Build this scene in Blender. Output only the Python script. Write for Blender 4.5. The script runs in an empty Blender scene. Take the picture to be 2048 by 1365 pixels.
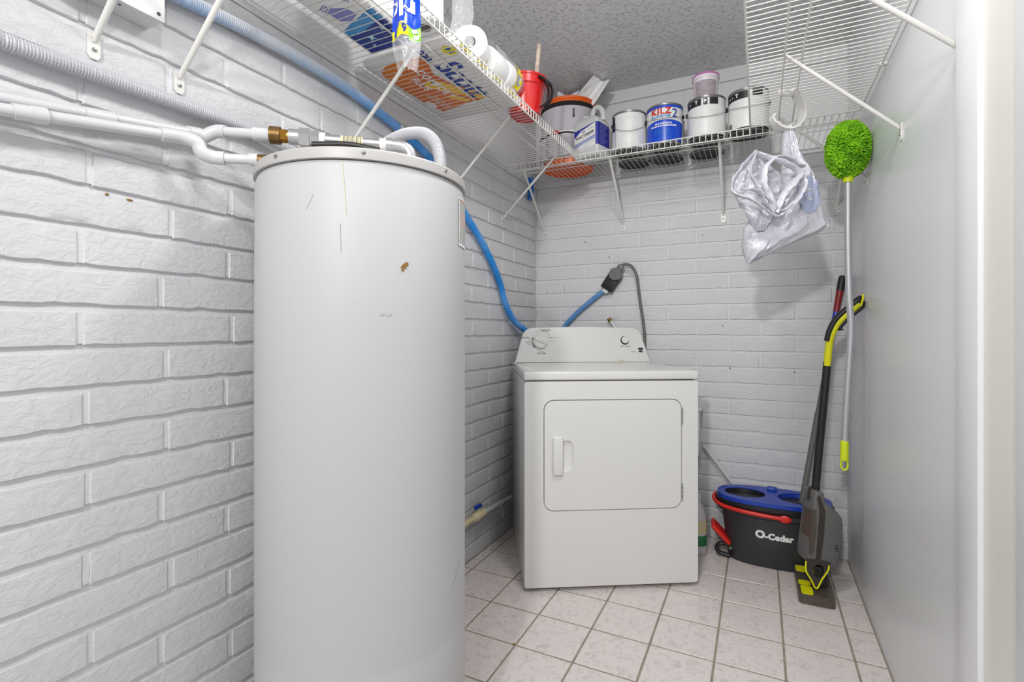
import bpy, bmesh, math, random
from mathutils import Vector, Matrix, noise
from mathutils.geometry import tessellate_polygon

PI = math.pi
scene = bpy.context.scene
col = scene.collection
random.seed(7)

# ------------------------------------------------------------------ camera
YAW = math.radians(26.06)
cam = bpy.data.cameras.new('camera')
cam.sensor_fit = 'HORIZONTAL'
cam.sensor_width = 36.0
cam.lens = 1011.7 / 2048 * 36.0
cam.shift_y = -24.3 / 2048
cam.clip_start = 0.02
camo = bpy.data.objects.new('camera', cam)
camo.location = (0, 0, 1.083)
camo.rotation_euler = (PI / 2, 0, YAW)
col.objects.link(camo)
scene.camera = camo

# ------------------------------------------------------------------ world, lamps, exposure
world = bpy.data.worlds.new('world')
scene.world = world
world.use_nodes = True
world.node_tree.nodes['Background'].inputs[0].default_value = (0.95, 0.97, 1.0, 1)
world.node_tree.nodes['Background'].inputs[1].default_value = 0.70


def area_lamp(name, loc, target, size, energy, color):
    l = bpy.data.lights.new(name, 'AREA')
    l.shape = 'DISK'
    l.size = size
    l.energy = energy
    l.color = color
    o = bpy.data.objects.new(name, l)
    o.location = loc
    d = Vector(target) - Vector(loc)
    o.rotation_euler = d.to_track_quat('-Z', 'Y').to_euler()
    col.objects.link(o)
    return o


area_lamp('far_key_light', (-0.22, -1.35, 2.2), (-0.40, 1.9, 0.9), 0.17, 36, (1.0, 0.985, 0.96))  # added key light, set far back so near and deep parts light evenly
area_lamp('ceiling_lamp_entry', (-0.37, 0.3, 2.08), (-0.45, 1.6, 0.9), 0.09, 4.0, (1.0, 0.985, 0.96))
area_lamp('overhead_fill_light', (-0.2, 1.2, 2.40), (-0.2, 1.35, 0.0), 0.26, 11.5, (1.0, 0.985, 0.96))  # unseen overhead fill, added to brighten the floor and deeper part of the room
scene.view_settings.view_transform = 'Standard'
scene.view_settings.look = 'None'
scene.view_settings.exposure = 0.0
scene.view_settings.gamma = 1.0
scene.view_settings.use_curve_mapping = False


# ------------------------------------------------------------------ materials
def lin(c):
    return tuple(((x / 255) / 12.92 if x / 255 <= 0.04045 else ((x / 255 + 0.055) / 1.055) ** 2.4) for x in c)


def mat(name, rgb, rough=0.5, metal=0.0, alpha=1.0, trans=0.0, spec=0.5, var=0.0, vscale=8.0,
        bump=0.0, bscale=60.0, bdetail=3.0, coat=0.0, sss=0.0, bdist=0.01, var_rgb=None, rvar=0.0):
    m = bpy.data.materials.new(name)
    m.use_nodes = True
    nt = m.node_tree
    N, L = nt.nodes, nt.links
    b = N['Principled BSDF']
    c = lin(rgb)
    b.inputs['Base Color'].default_value = (*c, 1)
    b.inputs['Roughness'].default_value = rough
    b.inputs['Metallic'].default_value = metal
    b.inputs['Alpha'].default_value = alpha
    b.inputs['Transmission Weight'].default_value = trans
    b.inputs['Specular IOR Level'].default_value = spec
    b.inputs['Coat Weight'].default_value = coat
    if sss:
        b.inputs['Subsurface Weight'].default_value = sss
        b.inputs['Subsurface Radius'].default_value = (.02, .02, .02)
    geo = N.new('ShaderNodeNewGeometry')
    if var > 0 or rvar > 0:
        n = N.new('ShaderNodeTexNoise')
        n.inputs['Scale'].default_value = vscale
        n.inputs['Detail'].default_value = 5
        L.new(geo.outputs['Position'], n.inputs['Vector'])
        if var > 0:
            mx = N.new('ShaderNodeMix')
            mx.data_type = 'RGBA'
            c2 = lin(var_rgb) if var_rgb else tuple(x * (1 - var) for x in c)
            mx.inputs['A'].default_value = (*c2, 1)
            mx.inputs['B'].default_value = (*c, 1)
            r = N.new('ShaderNodeMapRange')
            r.inputs['From Min'].default_value = 0.35
            r.inputs['From Max'].default_value = 0.62
            L.new(n.outputs['Fac'], r.inputs['Value'])
            L.new(r.outputs['Result'], mx.inputs['Factor'])
            L.new(mx.outputs['Result'], b.inputs['Base Color'])
        if rvar > 0:
            r = N.new('ShaderNodeMapRange')
            r.inputs['From Min'].default_value = 0.2
            r.inputs['From Max'].default_value = 0.8
            r.inputs['To Min'].default_value = max(0.03, rough - rvar)
            r.inputs['To Max'].default_value = rough + rvar
            L.new(n.outputs['Fac'], r.inputs['Value'])
            L.new(r.outputs['Result'], b.inputs['Roughness'])
    if bump > 0:
        n = N.new('ShaderNodeTexNoise')
        n.inputs['Scale'].default_value = bscale
        n.inputs['Detail'].default_value = bdetail
        L.new(geo.outputs['Position'], n.inputs['Vector'])
        bp = N.new('ShaderNodeBump')
        bp.inputs['Strength'].default_value = bump
        bp.inputs['Distance'].default_value = bdist
        L.new(n.outputs['Fac'], bp.inputs['Height'])
        L.new(bp.outputs['Normal'], b.inputs['Normal'])
    return m


def brick_paint():
    m = mat('painted_brick', (222, 222, 224), 0.5)
    nt = m.node_tree
    N, L = nt.nodes, nt.links
    b = N['Principled BSDF']
    geo = N.new('ShaderNodeNewGeometry')
    mp = N.new('ShaderNodeMapping')
    mp.inputs['Scale'].default_value = (1, 1, 1.7)
    L.new(geo.outputs['Position'], mp.inputs['Vector'])
    n1 = N.new('ShaderNodeTexNoise')
    n1.inputs['Scale'].default_value = 34
    n1.inputs['Detail'].default_value = 6
    n1.inputs['Roughness'].default_value = 0.62
    n1.inputs['Distortion'].default_value = 0.9
    n2 = N.new('ShaderNodeTexNoise')
    n2.inputs['Scale'].default_value = 150
    n2.inputs['Detail'].default_value = 3
    for n in (n1, n2):
        L.new(mp.outputs['Vector'], n.inputs['Vector'])
    # torn, ridge-like folds in the clay
    rid = N.new('ShaderNodeMapRange')
    rid.inputs['From Min'].default_value = 0.36
    rid.inputs['From Max'].default_value = 0.64
    rid.interpolation_type = 'SMOOTHSTEP'
    L.new(n1.outputs['Fac'], rid.inputs['Value'])
    mul = N.new('ShaderNodeMath')
    mul.operation = 'MULTIPLY_ADD'
    mul.inputs[1].default_value = 0.16
    L.new(n2.outputs['Fac'], mul.inputs[0])
    L.new(rid.outputs['Result'], mul.inputs[2])
    bp = N.new('ShaderNodeBump')
    bp.inputs['Strength'].default_value = 0.42
    bp.inputs['Distance'].default_value = 0.0022
    L.new(mul.outputs['Value'], bp.inputs['Height'])
    L.new(bp.outputs['Normal'], b.inputs['Normal'])
    # grime flecks
    n3 = N.new('ShaderNodeTexNoise')
    n3.inputs['Scale'].default_value = 3.2
    n3.inputs['Detail'].default_value = 4
    L.new(geo.outputs['Position'], n3.inputs['Vector'])
    mx = N.new('ShaderNodeMix')
    mx.data_type = 'RGBA'
    mx.inputs['A'].default_value = (*lin((204, 204, 207)), 1)
    mx.inputs['B'].default_value = (*lin((218, 218, 220)), 1)
    L.new(n3.outputs['Fac'], mx.inputs['Factor'])
    L.new(mx.outputs['Result'], b.inputs['Base Color'])
    return m


def tile_mat():
    m = mat('ceramic_tile', (205, 198, 196), 0.22)
    nt = m.node_tree
    N, L = nt.nodes, nt.links
    b = N['Principled BSDF']
    geo = N.new('ShaderNodeNewGeometry')
    n1 = N.new('ShaderNodeTexNoise')
    n1.inputs['Scale'].default_value = 30
    n1.inputs['Detail'].default_value = 7
    n1.inputs['Roughness'].default_value = 0.6
    n1.inputs['Distortion'].default_value = 1.6
    L.new(geo.outputs['Position'], n1.inputs['Vector'])
    cr = N.new('ShaderNodeValToRGB')
    cr.color_ramp.elements[0].position = 0.30
    cr.color_ramp.elements[0].color = (*lin((200, 190, 189)), 1)
    cr.color_ramp.elements[1].position = 0.50
    cr.color_ramp.elements[1].color = (*lin((224, 216, 213)), 1)
    L.new(n1.outputs['Fac'], cr.inputs['Fac'])
    L.new(cr.outputs['Color'], b.inputs['Base Color'])
    return m


def ceiling_mat():
    m = mat('textured_ceiling', (226, 226, 226), 0.28)
    nt = m.node_tree
    N, L = nt.nodes, nt.links
    b = N['Principled BSDF']
    geo = N.new('ShaderNodeNewGeometry')
    n1 = N.new('ShaderNodeTexNoise')
    n1.inputs['Scale'].default_value = 55
    n1.inputs['Detail'].default_value = 2.5
    n1.inputs['Distortion'].default_value = 0.6
    L.new(geo.outputs['Position'], n1.inputs['Vector'])
    r = N.new('ShaderNodeMapRange')
    r.inputs['From Min'].default_value = 0.54
    r.inputs['From Max'].default_value = 0.68
    r.interpolation_type = 'SMOOTHSTEP'
    L.new(n1.outputs['Fac'], r.inputs['Value'])
    bp = N.new('ShaderNodeBump')
    bp.inputs['Strength'].default_value = 0.85
    bp.inputs['Distance'].default_value = 0.006
    L.new(r.outputs['Result'], bp.inputs['Height'])
    L.new(bp.outputs['Normal'], b.inputs['Normal'])
    return m


def hose_mat():
    """Blue corrugated tube, oversprayed with white wall paint towards the junction box."""
    m = mat('oversprayed_blue_tube', (52, 128, 196), 0.4)
    nt = m.node_tree
    N, L = nt.nodes, nt.links
    b = N['Principled BSDF']
    geo = N.new('ShaderNodeNewGeometry')
    sx = N.new('ShaderNodeSeparateXYZ')
    L.new(geo.outputs['Position'], sx.inputs[0])
    r = N.new('ShaderNodeMapRange')
    r.inputs['From Min'].default_value = 0.55
    r.inputs['From Max'].default_value = 1.75
    L.new(sx.outputs['Y'], r.inputs['Value'])
    n = N.new('ShaderNodeTexNoise')
    n.inputs['Scale'].default_value = 9
    n.inputs['Detail'].default_value = 4
    L.new(geo.outputs['Position'], n.inputs['Vector'])
    # paint sits on the upper/outer side of the tube: height of the point above the tube axis
    h = N.new('ShaderNodeMapRange')
    h.inputs['From Min'].default_value = 1.835
    h.inputs['From Max'].default_value = 1.872
    h.inputs['To Min'].default_value = 0.35
    h.inputs['To Max'].default_value = -0.25
    L.new(sx.outputs['Z'], h.inputs['Value'])
    a1 = N.new('ShaderNodeMath')
    a1.operation = 'ADD'
    L.new(r.outputs['Result'], a1.inputs[0])
    L.new(h.outputs['Result'], a1.inputs[1])
    a2 = N.new('ShaderNodeMath')
    a2.operation = 'MULTIPLY_ADD'
    a2.inputs[1].default_value = 0.7
    L.new(n.outputs['Fac'], a2.inputs[0])
    L.new(a1.outputs[0], a2.inputs[2])
    s = N.new('ShaderNodeMapRange')
    s.inputs['From Min'].default_value = 0.62
    s.inputs['From Max'].default_value = 1.75
    L.new(a2.outputs[0], s.inputs['Value'])
    cr = N.new('ShaderNodeValToRGB')
    cr.color_ramp.elements[0].color = (*lin((214, 218, 226)), 1)
    cr.color_ramp.elements[1].color = (*lin((48, 146, 222)), 1)
    e = cr.color_ramp.elements.new(0.5)
    e.color = (*lin((150, 190, 232)), 1)
    L.new(s.outputs['Result'], cr.inputs['Fac'])
    L.new(cr.outputs['Color'], b.inputs['Base Color'])
    return m


M = dict(
    brick=brick_paint(),
    tile=tile_mat(),
    ceiling=ceiling_mat(),
    hose=hose_mat(),
    mortar=mat('painted_mortar', (214, 214, 216), 0.5, bump=0.4, bscale=120, bdist=0.003),
    grout=mat('floor_grout', (158, 148, 133), 0.8, var=0.2, vscale=20),
    panel=mat('painted_panel', (218, 218, 220), 0.38, bump=0.05, bscale=40),
    rwall=mat('gloss_wall_paint', (220, 222, 224), 0.28, rvar=0.05, vscale=1.5, bump=0.015, bscale=9, bdetail=1.0),
    trim=mat('white_trim_paint', (226, 227, 230), 0.3, bump=0.04, bscale=50),
    cream=mat('cream_trim_paint', (222, 221, 213), 0.35, bump=0.06, bscale=30),
    enamel=mat('white_enamel', (222, 222, 220), 0.22, coat=0.3),
    tank=mat('tank_jacket', (186, 187, 188), 0.5, bump=0.22, bscale=130, bdist=0.0015, bdetail=4),
    tank_rim=mat('tank_lid', (180, 178, 176), 0.42),
    wire=mat('shelf_vinyl', (226, 225, 220), 0.32),
    pvc=mat('white_pvc', (206, 207, 209), 0.3),
    pvc_cream=mat('cream_cpvc', (222, 210, 170), 0.35),
    conduit=mat('white_corrugated', (190, 191, 196), 0.42),
    blue_tube=mat('blue_corrugated', (28, 118, 198), 0.38),
    pale_blue=mat('pale_blue_tube', (108, 158, 208), 0.4, var=0.3, vscale=14, var_rgb=(84, 132, 196)),
    brass=mat('brass', (176, 128, 58), 0.32, metal=1.0),
    dull_brass=mat('aged_brass', (132, 104, 62), 0.45, metal=0.8, var=0.3, vscale=40),
    steel=mat('galvanised_steel', (200, 200, 202), 0.3, metal=0.9, bump=0.1, bscale=90, bdist=.002),
    chrome=mat('screw_steel', (150, 150, 150), 0.3, metal=1.0),
    alu=mat('aluminium_pole', (186, 188, 192), 0.5, metal=0.6),
    black=mat('black_plastic', (30, 30, 32), 0.4),
    dark=mat('dark_gap', (18, 18, 18), 0.8),
    charcoal=mat('charcoal_plastic', (52, 53, 56), 0.42, bump=0.05, bscale=200),
    grey=mat('grey_plastic', (104, 104, 103), 0.4),
    warm_dark=mat('smoked_dark_plastic', (58, 54, 50), 0.35),
    smoke=mat('smoked_clear_plastic', (96, 88, 80), 0.18, alpha=0.72),
    grey_cord=mat('grey_cord', (104, 104, 100), 0.5),
    blue=mat('royal_blue_plastic', (24, 62, 168), 0.32),
    red=mat('red_plastic', (204, 30, 32), 0.25, coat=0.3),
    bright_red=mat('mop_red', (214, 42, 34), 0.35),
    maroon=mat('handle_red', (140, 24, 24), 0.4),
    yellow=mat('lime_yellow', (222, 220, 10), 0.38),
    neon=mat('neon_grip', (206, 222, 20), 0.42),
    green=mat('green_label', (30, 120, 70), 0.5),
    chenille=mat('green_chenille', (150, 214, 30), 0.9, var=0.5, vscale=26, var_rgb=(98, 164, 14)),
    orange=mat('orange_plastic', (232, 98, 24), 0.35),
    fabric=mat('grey_organiser_fabric', (192, 188, 195), 0.9, bump=0.2, bscale=160, bdist=.002),
    black_fabric=mat('black_binding', (26, 24, 26), 0.85),
    paper=mat('white_paper', (240, 240, 240), 0.85, bump=0.15, bscale=60, bdist=.003),
    tissue=mat('white_tissue', (244, 244, 243), 0.95, bump=0.1, bscale=120, bdist=.002),
    core=mat('cardboard_core', (176, 172, 168), 0.9),
    film=mat('clear_film', (236, 238, 242), 0.1, alpha=0.26, spec=0.9, bump=0.5, bscale=42, bdist=.012),
    packwhite=mat('pack_film_white', (232, 230, 228), 0.3, bump=0.3, bscale=26, bdist=.008),
    packviolet=mat('print_violet', (128, 126, 190), 0.3),
    packblue=mat('print_deep_blue', (16, 46, 132), 0.25),
    packsky=mat('print_sky_blue', (60, 140, 200), 0.25),
    packpale=mat('print_pale_star', (170, 212, 214), 0.3),
    packorange=mat('print_orange', (226, 122, 20), 0.3, var=0.5, vscale=5.0, var_rgb=(206, 84, 10)),
    packgold=mat('print_gold', (240, 186, 30), 0.3),
    packyellow=mat('print_yellow', (240, 222, 40), 0.3),
    wrapblue=mat('print_bright_blue', (12, 72, 220), 0.22),
    wrapyellow=mat('print_wrap_yellow', (236, 226, 30), 0.22),
    wrapgreen=mat('print_wrap_green', (140, 214, 50), 0.22),
    inkblue=mat('ink_blue', (22, 56, 150), 0.35),
    inkwhite=mat('ink_white', (240, 240, 240), 0.35),
    inkblack=mat('ink_black', (28, 28, 30), 0.4),
    inkgrey=mat('ink_grey', (110, 110, 112), 0.5),
    inkred=mat('ink_red', (196, 40, 26), 0.4),
    inkrust=mat('ink_rust', (170, 96, 72), 0.5),
    labelwhite=mat('label_white', (236, 235, 232), 0.45),
    canwhite=mat('can_label_white', (228, 228, 227), 0.4, bump=0.06, bscale=50, var=0.06, vscale=30),
    canblue=mat('can_label_blue', (10, 70, 200), 0.3),
    canrim=mat('can_metal', (150, 150, 150), 0.35, metal=0.9),
    candark=mat('can_base_dark', (40, 40, 42), 0.5, metal=0.3),
    pink=mat('mauve_lid', (196, 112, 176), 0.45),
    tub=mat('frosted_tub', (226, 218, 226), 0.4),
    tublabel=mat('tub_label', (170, 160, 168), 0.6, var=0.25, vscale=120),
    jug=mat('natural_hdpe', (206, 208, 208), 0.42, alpha=1.0, sss=0.3),
    jugblue=mat('jug_label_blue', (36, 44, 148), 0.4),
    juglilac=mat('jug_label_lilac', (158, 166, 204), 0.5),
    wood=mat('paint_stick', (206, 188, 172), 0.8, var=0.3, vscale=60),
    bag=mat('grey_carrier_film', (206, 205, 214), 0.28, spec=0.7, bump=0.5, bscale=34, bdist=.012, bdetail=5, trans=0.0),
    bagprint=mat('carrier_print_blue', (176, 186, 214), 0.3, bump=0.4, bscale=34, bdist=.01),
    rust=mat('rust_chip', (134, 98, 32), 0.7),
    scuff=mat('grey_scuff', (176, 176, 178), 0.6),
    hook=mat('hook_plastic', (226, 225, 220), 0.35),
    stain=mat('yellow_stain', (214, 206, 160), 0.5),
)


# ------------------------------------------------------------------ mesh helpers (all in world coordinates)
ORG = {}


def tag(o, label=None, cat=None, group=None, kind=None):
    if label:
        o['label'] = label
    if cat:
        o['category'] = cat
    if group:
        o['group'] = group
    if kind:
        o['kind'] = kind
    return o


def thing(name, label, cat, loc, group=None):
    o = bpy.data.objects.new(name, None)
    o.empty_display_size = 0.05
    o.location = loc
    col.objects.link(o)
    ORG[o] = Vector(loc)
    return tag(o, label, cat, group)


def frame(t, up=Vector((0, 0, 1))):
    t = t.normalized()
    if abs(t.dot(up)) > 0.97:
        up = Vector((1, 0, 0))
    a = t.cross(up).normalized()
    return a, a.cross(t).normalized()


def spline(pts, step=0.01):
    """Catmull-Rom samples through pts."""
    P = [Vector(p) for p in pts]
    P = [P[0] * 2 - P[1]] + P + [P[-1] * 2 - P[-2]]
    out = []
    for i in range(1, len(P) - 2):
        p0, p1, p2, p3 = P[i - 1:i + 3]
        n = max(2, int((p2 - p1).length / step))
        for k in range(n):
            t = k / n
            out.append(0.5 * ((2 * p1) + (p2 - p0) * t + (2 * p0 - 5 * p1 + 4 * p2 - p3) * t * t
                              + (3 * p1 - p0 - 3 * p2 + p3) * t ** 3))
    out.append(P[-2])
    return out


class MB:
    def __init__(self):
        self.bm = bmesh.new()

    def faces_from(self, verts, faces):
        vs = [self.bm.verts.new(v) for v in verts]
        for f in faces:
            try:
                self.bm.faces.new([vs[i] for i in f])
            except ValueError:
                pass
        return self

    def box(self, lo, hi, bevel=0.0, seg=2, T=None):
        lo, hi = Vector(lo), Vector(hi)
        r = bmesh.ops.create_cube(self.bm, size=1.0)
        vs = r['verts']
        c, s = (lo + hi) / 2, hi - lo
        for v in vs:
            v.co = Vector((v.co.x * s.x + c.x, v.co.y * s.y + c.y, v.co.z * s.z + c.z))
        if bevel > 0:
            es = list({e for v in vs for e in v.link_edges})
            rr = bmesh.ops.bevel(self.bm, geom=es, offset=bevel, segments=seg, profile=0.5, affect='EDGES')
            vs = list({v for f in rr['faces'] for v in f.verts} | {v for v in vs if v.is_valid})
        if T is not None:
            for v in vs:
                v.co = T @ v.co
        return self

    def tube(self, pts, r, n=10, caps=True, flat=1.0, up=Vector((0, 0, 1))):
        P = [Vector(p) for p in pts]
        R = r if isinstance(r, (list, tuple)) else [r] * len(P)
        rings = []
        t0 = (P[1] - P[0]).normalized()
        a, b = frame(t0, up)
        for i, p in enumerate(P):
            t = (P[min(i + 1, len(P) - 1)] - P[max(i - 1, 0)]).normalized()
            a = (a - t * a.dot(t)).normalized()
            b = t.cross(a)
            k = 1.0
            if 0 < i < len(P) - 1:
                c = (P[i] - P[i - 1]).normalized().dot((P[i + 1] - P[i]).normalized())
                k = 1 / max(0.6, math.sqrt(max(0.0, (1 + c) / 2)))
            k = min(k, 1.3)
            rings.append([self.bm.verts.new(p + (a * math.cos(2 * PI * j / n) * k + b * math.sin(2 * PI * j / n) * flat * k) * R[i])
                          for j in range(n)])
        for i in range(len(P) - 1):
            for j in range(n):
                self.bm.faces.new([rings[i][j], rings[i][(j + 1) % n], rings[i + 1][(j + 1) % n], rings[i + 1][j]])
        if caps:
            self.bm.faces.new(rings[0][::-1])
            self.bm.faces.new(rings[-1])
        return self

    def lathe(self, prof, c=(0, 0, 0), n=32, axis=(0, 0, 1), caps=True, a0=0.0, a1=2 * PI, sx=1.0, sy=1.0):
        """profile of (radius, height) turned about axis through c."""
        ax = Vector(axis).normalized()
        if abs(ax.z) > 0.99:
            u, v = Vector((1, 0, 0)), Vector((0, 1, 0))
        else:
            u, v = frame(ax)
        full = abs(a1 - a0 - 2 * PI) < 1e-6
        m = n if full else n + 1
        c = Vector(c)
        rings = []
        for r, h in prof:
            rings.append([self.bm.verts.new(c + ax * h + (u * math.cos(a0 + (a1 - a0) * j / n) * sx
                                                        + v * math.sin(a0 + (a1 - a0) * j / n) * sy) * r) for j in range(m)])
        for i in range(len(prof) - 1):
            for j in range(n):
                self.bm.faces.new([rings[i][j], rings[i][(j + 1) % m], rings[i + 1][(j + 1) % m], rings[i + 1][j]])
        if caps and full:
            self.bm.faces.new(rings[0][::-1])
            self.bm.faces.new(rings[-1])
        return self

    def prism(self, loops, d, T=None):
        """loops: outer outline then holes, 2D (x, y); extruded from z=0 to z=d, mapped by T."""
        T = T or Matrix.Identity(4)
        tri = tessellate_polygon([[Vector((x, y, 0)) for x, y in lp] for lp in loops])
        flat = [p for lp in loops for p in lp]
        A = [self.bm.verts.new(T @ Vector((x, y, 0))) for x, y in flat]
        B = [self.bm.verts.new(T @ Vector((x, y, d))) for x, y in flat]
        for t in tri:
            for S in (A, B):
                try:
                    self.bm.faces.new([S[i] for i in t])
                except ValueError:
                    pass
        o = 0
        for lp in loops:
            k = len(lp)
            for i in range(k):
                j = (i + 1) % k
                self.bm.faces.new([A[o + i], A[o + j], B[o + j], B[o + i]])
            o += k
        return self

    def grid(self, fn, nu, nv, close_u=False):
        V = [[self.bm.verts.new(fn(i / nu, j / nv)) for j in range(nv + 1)] for i in range(nu + (0 if close_u else 1))]
        m = len(V)
        for i in range(nu):
            for j in range(nv):
                self.bm.faces.new([V[i][j], V[(i + 1) % m][j], V[(i + 1) % m][j + 1], V[i][j + 1]])
        return self

    def sphere(self, c, r, s=(1, 1, 1), u=16, v=10):
        q = bmesh.ops.create_uvsphere(self.bm, u_segments=u, v_segments=v, radius=r)
        for x in q['verts']:
            x.co = Vector((x.co.x * s[0] + c[0], x.co.y * s[1] + c[1], x.co.z * s[2] + c[2]))
        return self

    def warp(self, fn):
        for v in self.bm.verts:
            v.co = fn(v.co)
        return self

    def build(self, name, m, parent=None, smooth=40, label=None, org=None, fix=True):
        bm = self.bm
        if fix:
            bmesh.ops.remove_doubles(bm, verts=bm.verts, dist=1e-6)
            bmesh.ops.recalc_face_normals(bm, faces=bm.faces)
        o0 = ORG.get(parent, Vector((0, 0, 0))) if parent else (Vector(org) if org else Vector((0, 0, 0)))
        if o0.length > 0:
            for v in bm.verts:
                v.co -= o0
        me = bpy.data.meshes.new(name)
        bm.to_mesh(me)
        bm.free()
        if smooth:
            for p in me.polygons:
                p.use_smooth = True
            me.set_sharp_from_angle(angle=math.radians(smooth))
        me.materials.append(M[m])
        o = bpy.data.objects.new(name, me)
        col.objects.link(o)
        if parent:
            o.parent = parent
            ORG[o] = o0
        else:
            o.location = o0
            ORG[o] = o0
        if label:
            o['label'] = label
        return o


def rrect(x0, y0, x1, y1, r, n=6):
    out = []
    for cx, cy, a in ((x1 - r, y1 - r, 0), (x0 + r, y1 - r, PI / 2), (x0 + r, y0 + r, PI), (x1 - r, y0 + r, 1.5 * PI)):
        for k in range(n + 1):
            t = a + PI / 2 * k / n
            out.append((cx + r * math.cos(t), cy + r * math.sin(t)))
    return out


_fontcache = {}


def text_geo(body, size, bold=0.0, align='CENTER', shear=0.0, spacing=1.0):
    """flat triangulated lettering in the XY plane."""
    key = (body, size, bold, align, shear, spacing)
    if key in _fontcache:
        return _fontcache[key]
    cu = bpy.data.curves.new('lettering_curve', 'FONT')
    cu.body = body
    cu.size = size
    cu.offset = bold
    cu.align_x = align
    cu.align_y = 'CENTER'
    cu.shear = shear
    cu.space_character = spacing
    cu.resolution_u = 3
    cu.fill_mode = 'FRONT'
    o = bpy.data.objects.new('lettering_tmp', cu)
    col.objects.link(o)
    dg = bpy.context.evaluated_depsgraph_get()
    me = bpy.data.meshes.new_from_object(o.evaluated_get(dg))
    vs = [tuple(v.co) for v in me.vertices]
    fs = [tuple(p.vertices) for p in me.polygons]
    bpy.data.objects.remove(o)
    bpy.data.curves.remove(cu)
    bpy.data.meshes.remove(me)
    _fontcache[key] = (vs, fs)
    return vs, fs


def lettering(name, body, size, m, parent, fn, **kw):
    """lettering mapped onto a surface by fn(x, y) -> point."""
    vs, fs = text_geo(body, size, **kw)
    mb = MB()
    mb.faces_from([fn(x, y) for x, y, z in vs], fs)
    return mb.build(name, m, parent, smooth=0, fix=False)


def plane_fn(o, u, v):
    o, u, v = Vector(o), Vector(u).normalized(), Vector(v).normalized()
    return lambda x, y: o + u * x + v * y


# ------------------------------------------------------------------ the room
XL, XR, YB, ZC = -1.2165, 0.372, 2.82, 2.42
YF = -0.12
BRICK_TOP = 1.930


def struct(name, mb, m, parent=None, **kw):
    o = mb.build(name, m, parent, **kw)
    if not parent:
        o['kind'] = 'structure'
    return o


# floor with its tiles
floor = struct('floor', MB().box((XL - .08, YF - .5, -.06), (XR + .1, YB + .08, -.0014)), 'grout', smooth=0)
P = 0.2064
G = 0.0070
xs = sorted({XL + .002, XR - .001, *[-.9578 + P * i for i in range(-1, 7)]})
ys = sorted({YB - .002, *[1.7673 + P * j for j in range(-9, 6)]})
ys = [y for y in ys if y > YF]
tile_cache = {}
for i in range(len(xs) - 1):
    for j in range(len(ys) - 1):
        a, b, c, d = xs[i], xs[i + 1], ys[j], ys[j + 1]
        w, h = round(b - a - G, 4), round(d - c - G, 4)
        if w < .01 or h < .01:
            continue
        if (w, h) not in tile_cache:
            o = MB().box((-w / 2, -h / 2, -.008), (w / 2, h / 2, 0), .0012, 1).build('tile', 'tile', None, smooth=30)
            tile_cache[(w, h)] = o.data
        else:
            o = bpy.data.objects.new('tile', tile_cache[(w, h)])
            col.objects.link(o)
        o.parent = floor
        o.location = ((a + b) / 2, (c + d) / 2, random.uniform(-.0003, .0003))

# brick walls
COURSE, HJ, BJ = 0.081, 0.0115, 0.0125
DEPTH = 0.0088


def brick_mesh(L, h, seed):
    rnd = random.Random(seed)
    nx, nz = max(3, int(L / .02)), 3
    verts, faces = [], []
    bev = .0018
    idx = {}

    def jit(s):
        return rnd.uniform(-s, s)
    off = Vector((seed * 3.1, seed * 1.7, 0))
    for i in range(nx + 1):
        for k in range(nz + 1):
            x = -L / 2 + L * i / nx
            z = h * k / nz
            edge = i in (0, nx) or k in (0, nz)
            if i == 0:
                x += bev
            if i == nx:
                x -= bev
            if k == 0:
                z += bev + max(0, noise.noise(Vector((x * 38, 3.3, 0)) + off)) * .0062 + abs(jit(.0008))
            if k == nz:
                z -= bev + max(0, noise.noise(Vector((x * 33, 8.1, 0)) + off)) * .0050 + abs(jit(.0008))
            y = noise.noise(Vector((x * 30, z * 45, 0)) + off) * .0016 + (.0008 if edge else 0)
            idx[(i, k)] = len(verts)
            verts.append((x, y, z))
    for i in range(nx):
        for k in range(nz):
            faces.append((idx[(i, k)], idx[(i + 1, k)], idx[(i + 1, k + 1)], idx[(i, k + 1)]))
    ring = [(i, 0) for i in range(nx + 1)] + [(nx, k) for k in range(1, nz + 1)] + \
           [(i, nz) for i in range(nx - 1, -1, -1)] + [(0, k) for k in range(nz - 1, 0, -1)]
    base1, base2 = [], []
    for i, k in ring:
        x, y, z = verts[idx[(i, k)]]
        x2 = -L / 2 + jit(.0009) if i == 0 else (L / 2 + jit(.0009) if i == nx else x)
        z2 = z - bev + jit(.0004) if k == 0 else (z + bev + jit(.0004) if k == nz else z)
        base1.append(len(verts))
        verts.append((x2, .0032, z2))
        base2.append(len(verts))
        verts.append((x2, .014, z2))
    m = len(ring)
    for q in range(m):
        r = (q + 1) % m
        a, b = idx[ring[q]], idx[ring[r]]
        faces.append((b, a, base1[q], base1[r]))
        faces.append((base1[r], base1[q], base2[q], base2[r]))
    mb = MB()
    mb.faces_from(verts, faces)
    return mb


brick_variants = {}


def brick(L, h, wall, loc, rz):
    L = round(L * 200) / 200
    key = (L, random.randrange(8) if L > .2 else random.randrange(2))
    if key not in brick_variants:
        o = brick_mesh(L, h, key[1] + int(L * 1000) * 10).build('brick', 'brick', None, smooth=35, fix=False)
        brick_variants[key] = o.data
    else:
        o = bpy.data.objects.new('brick', brick_variants[key])
        col.objects.link(o)
    o.parent = wall
    o.location = loc
    o.rotation_euler = (random.uniform(-.006, .006), random.uniform(-.0025, .0025), rz)


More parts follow.
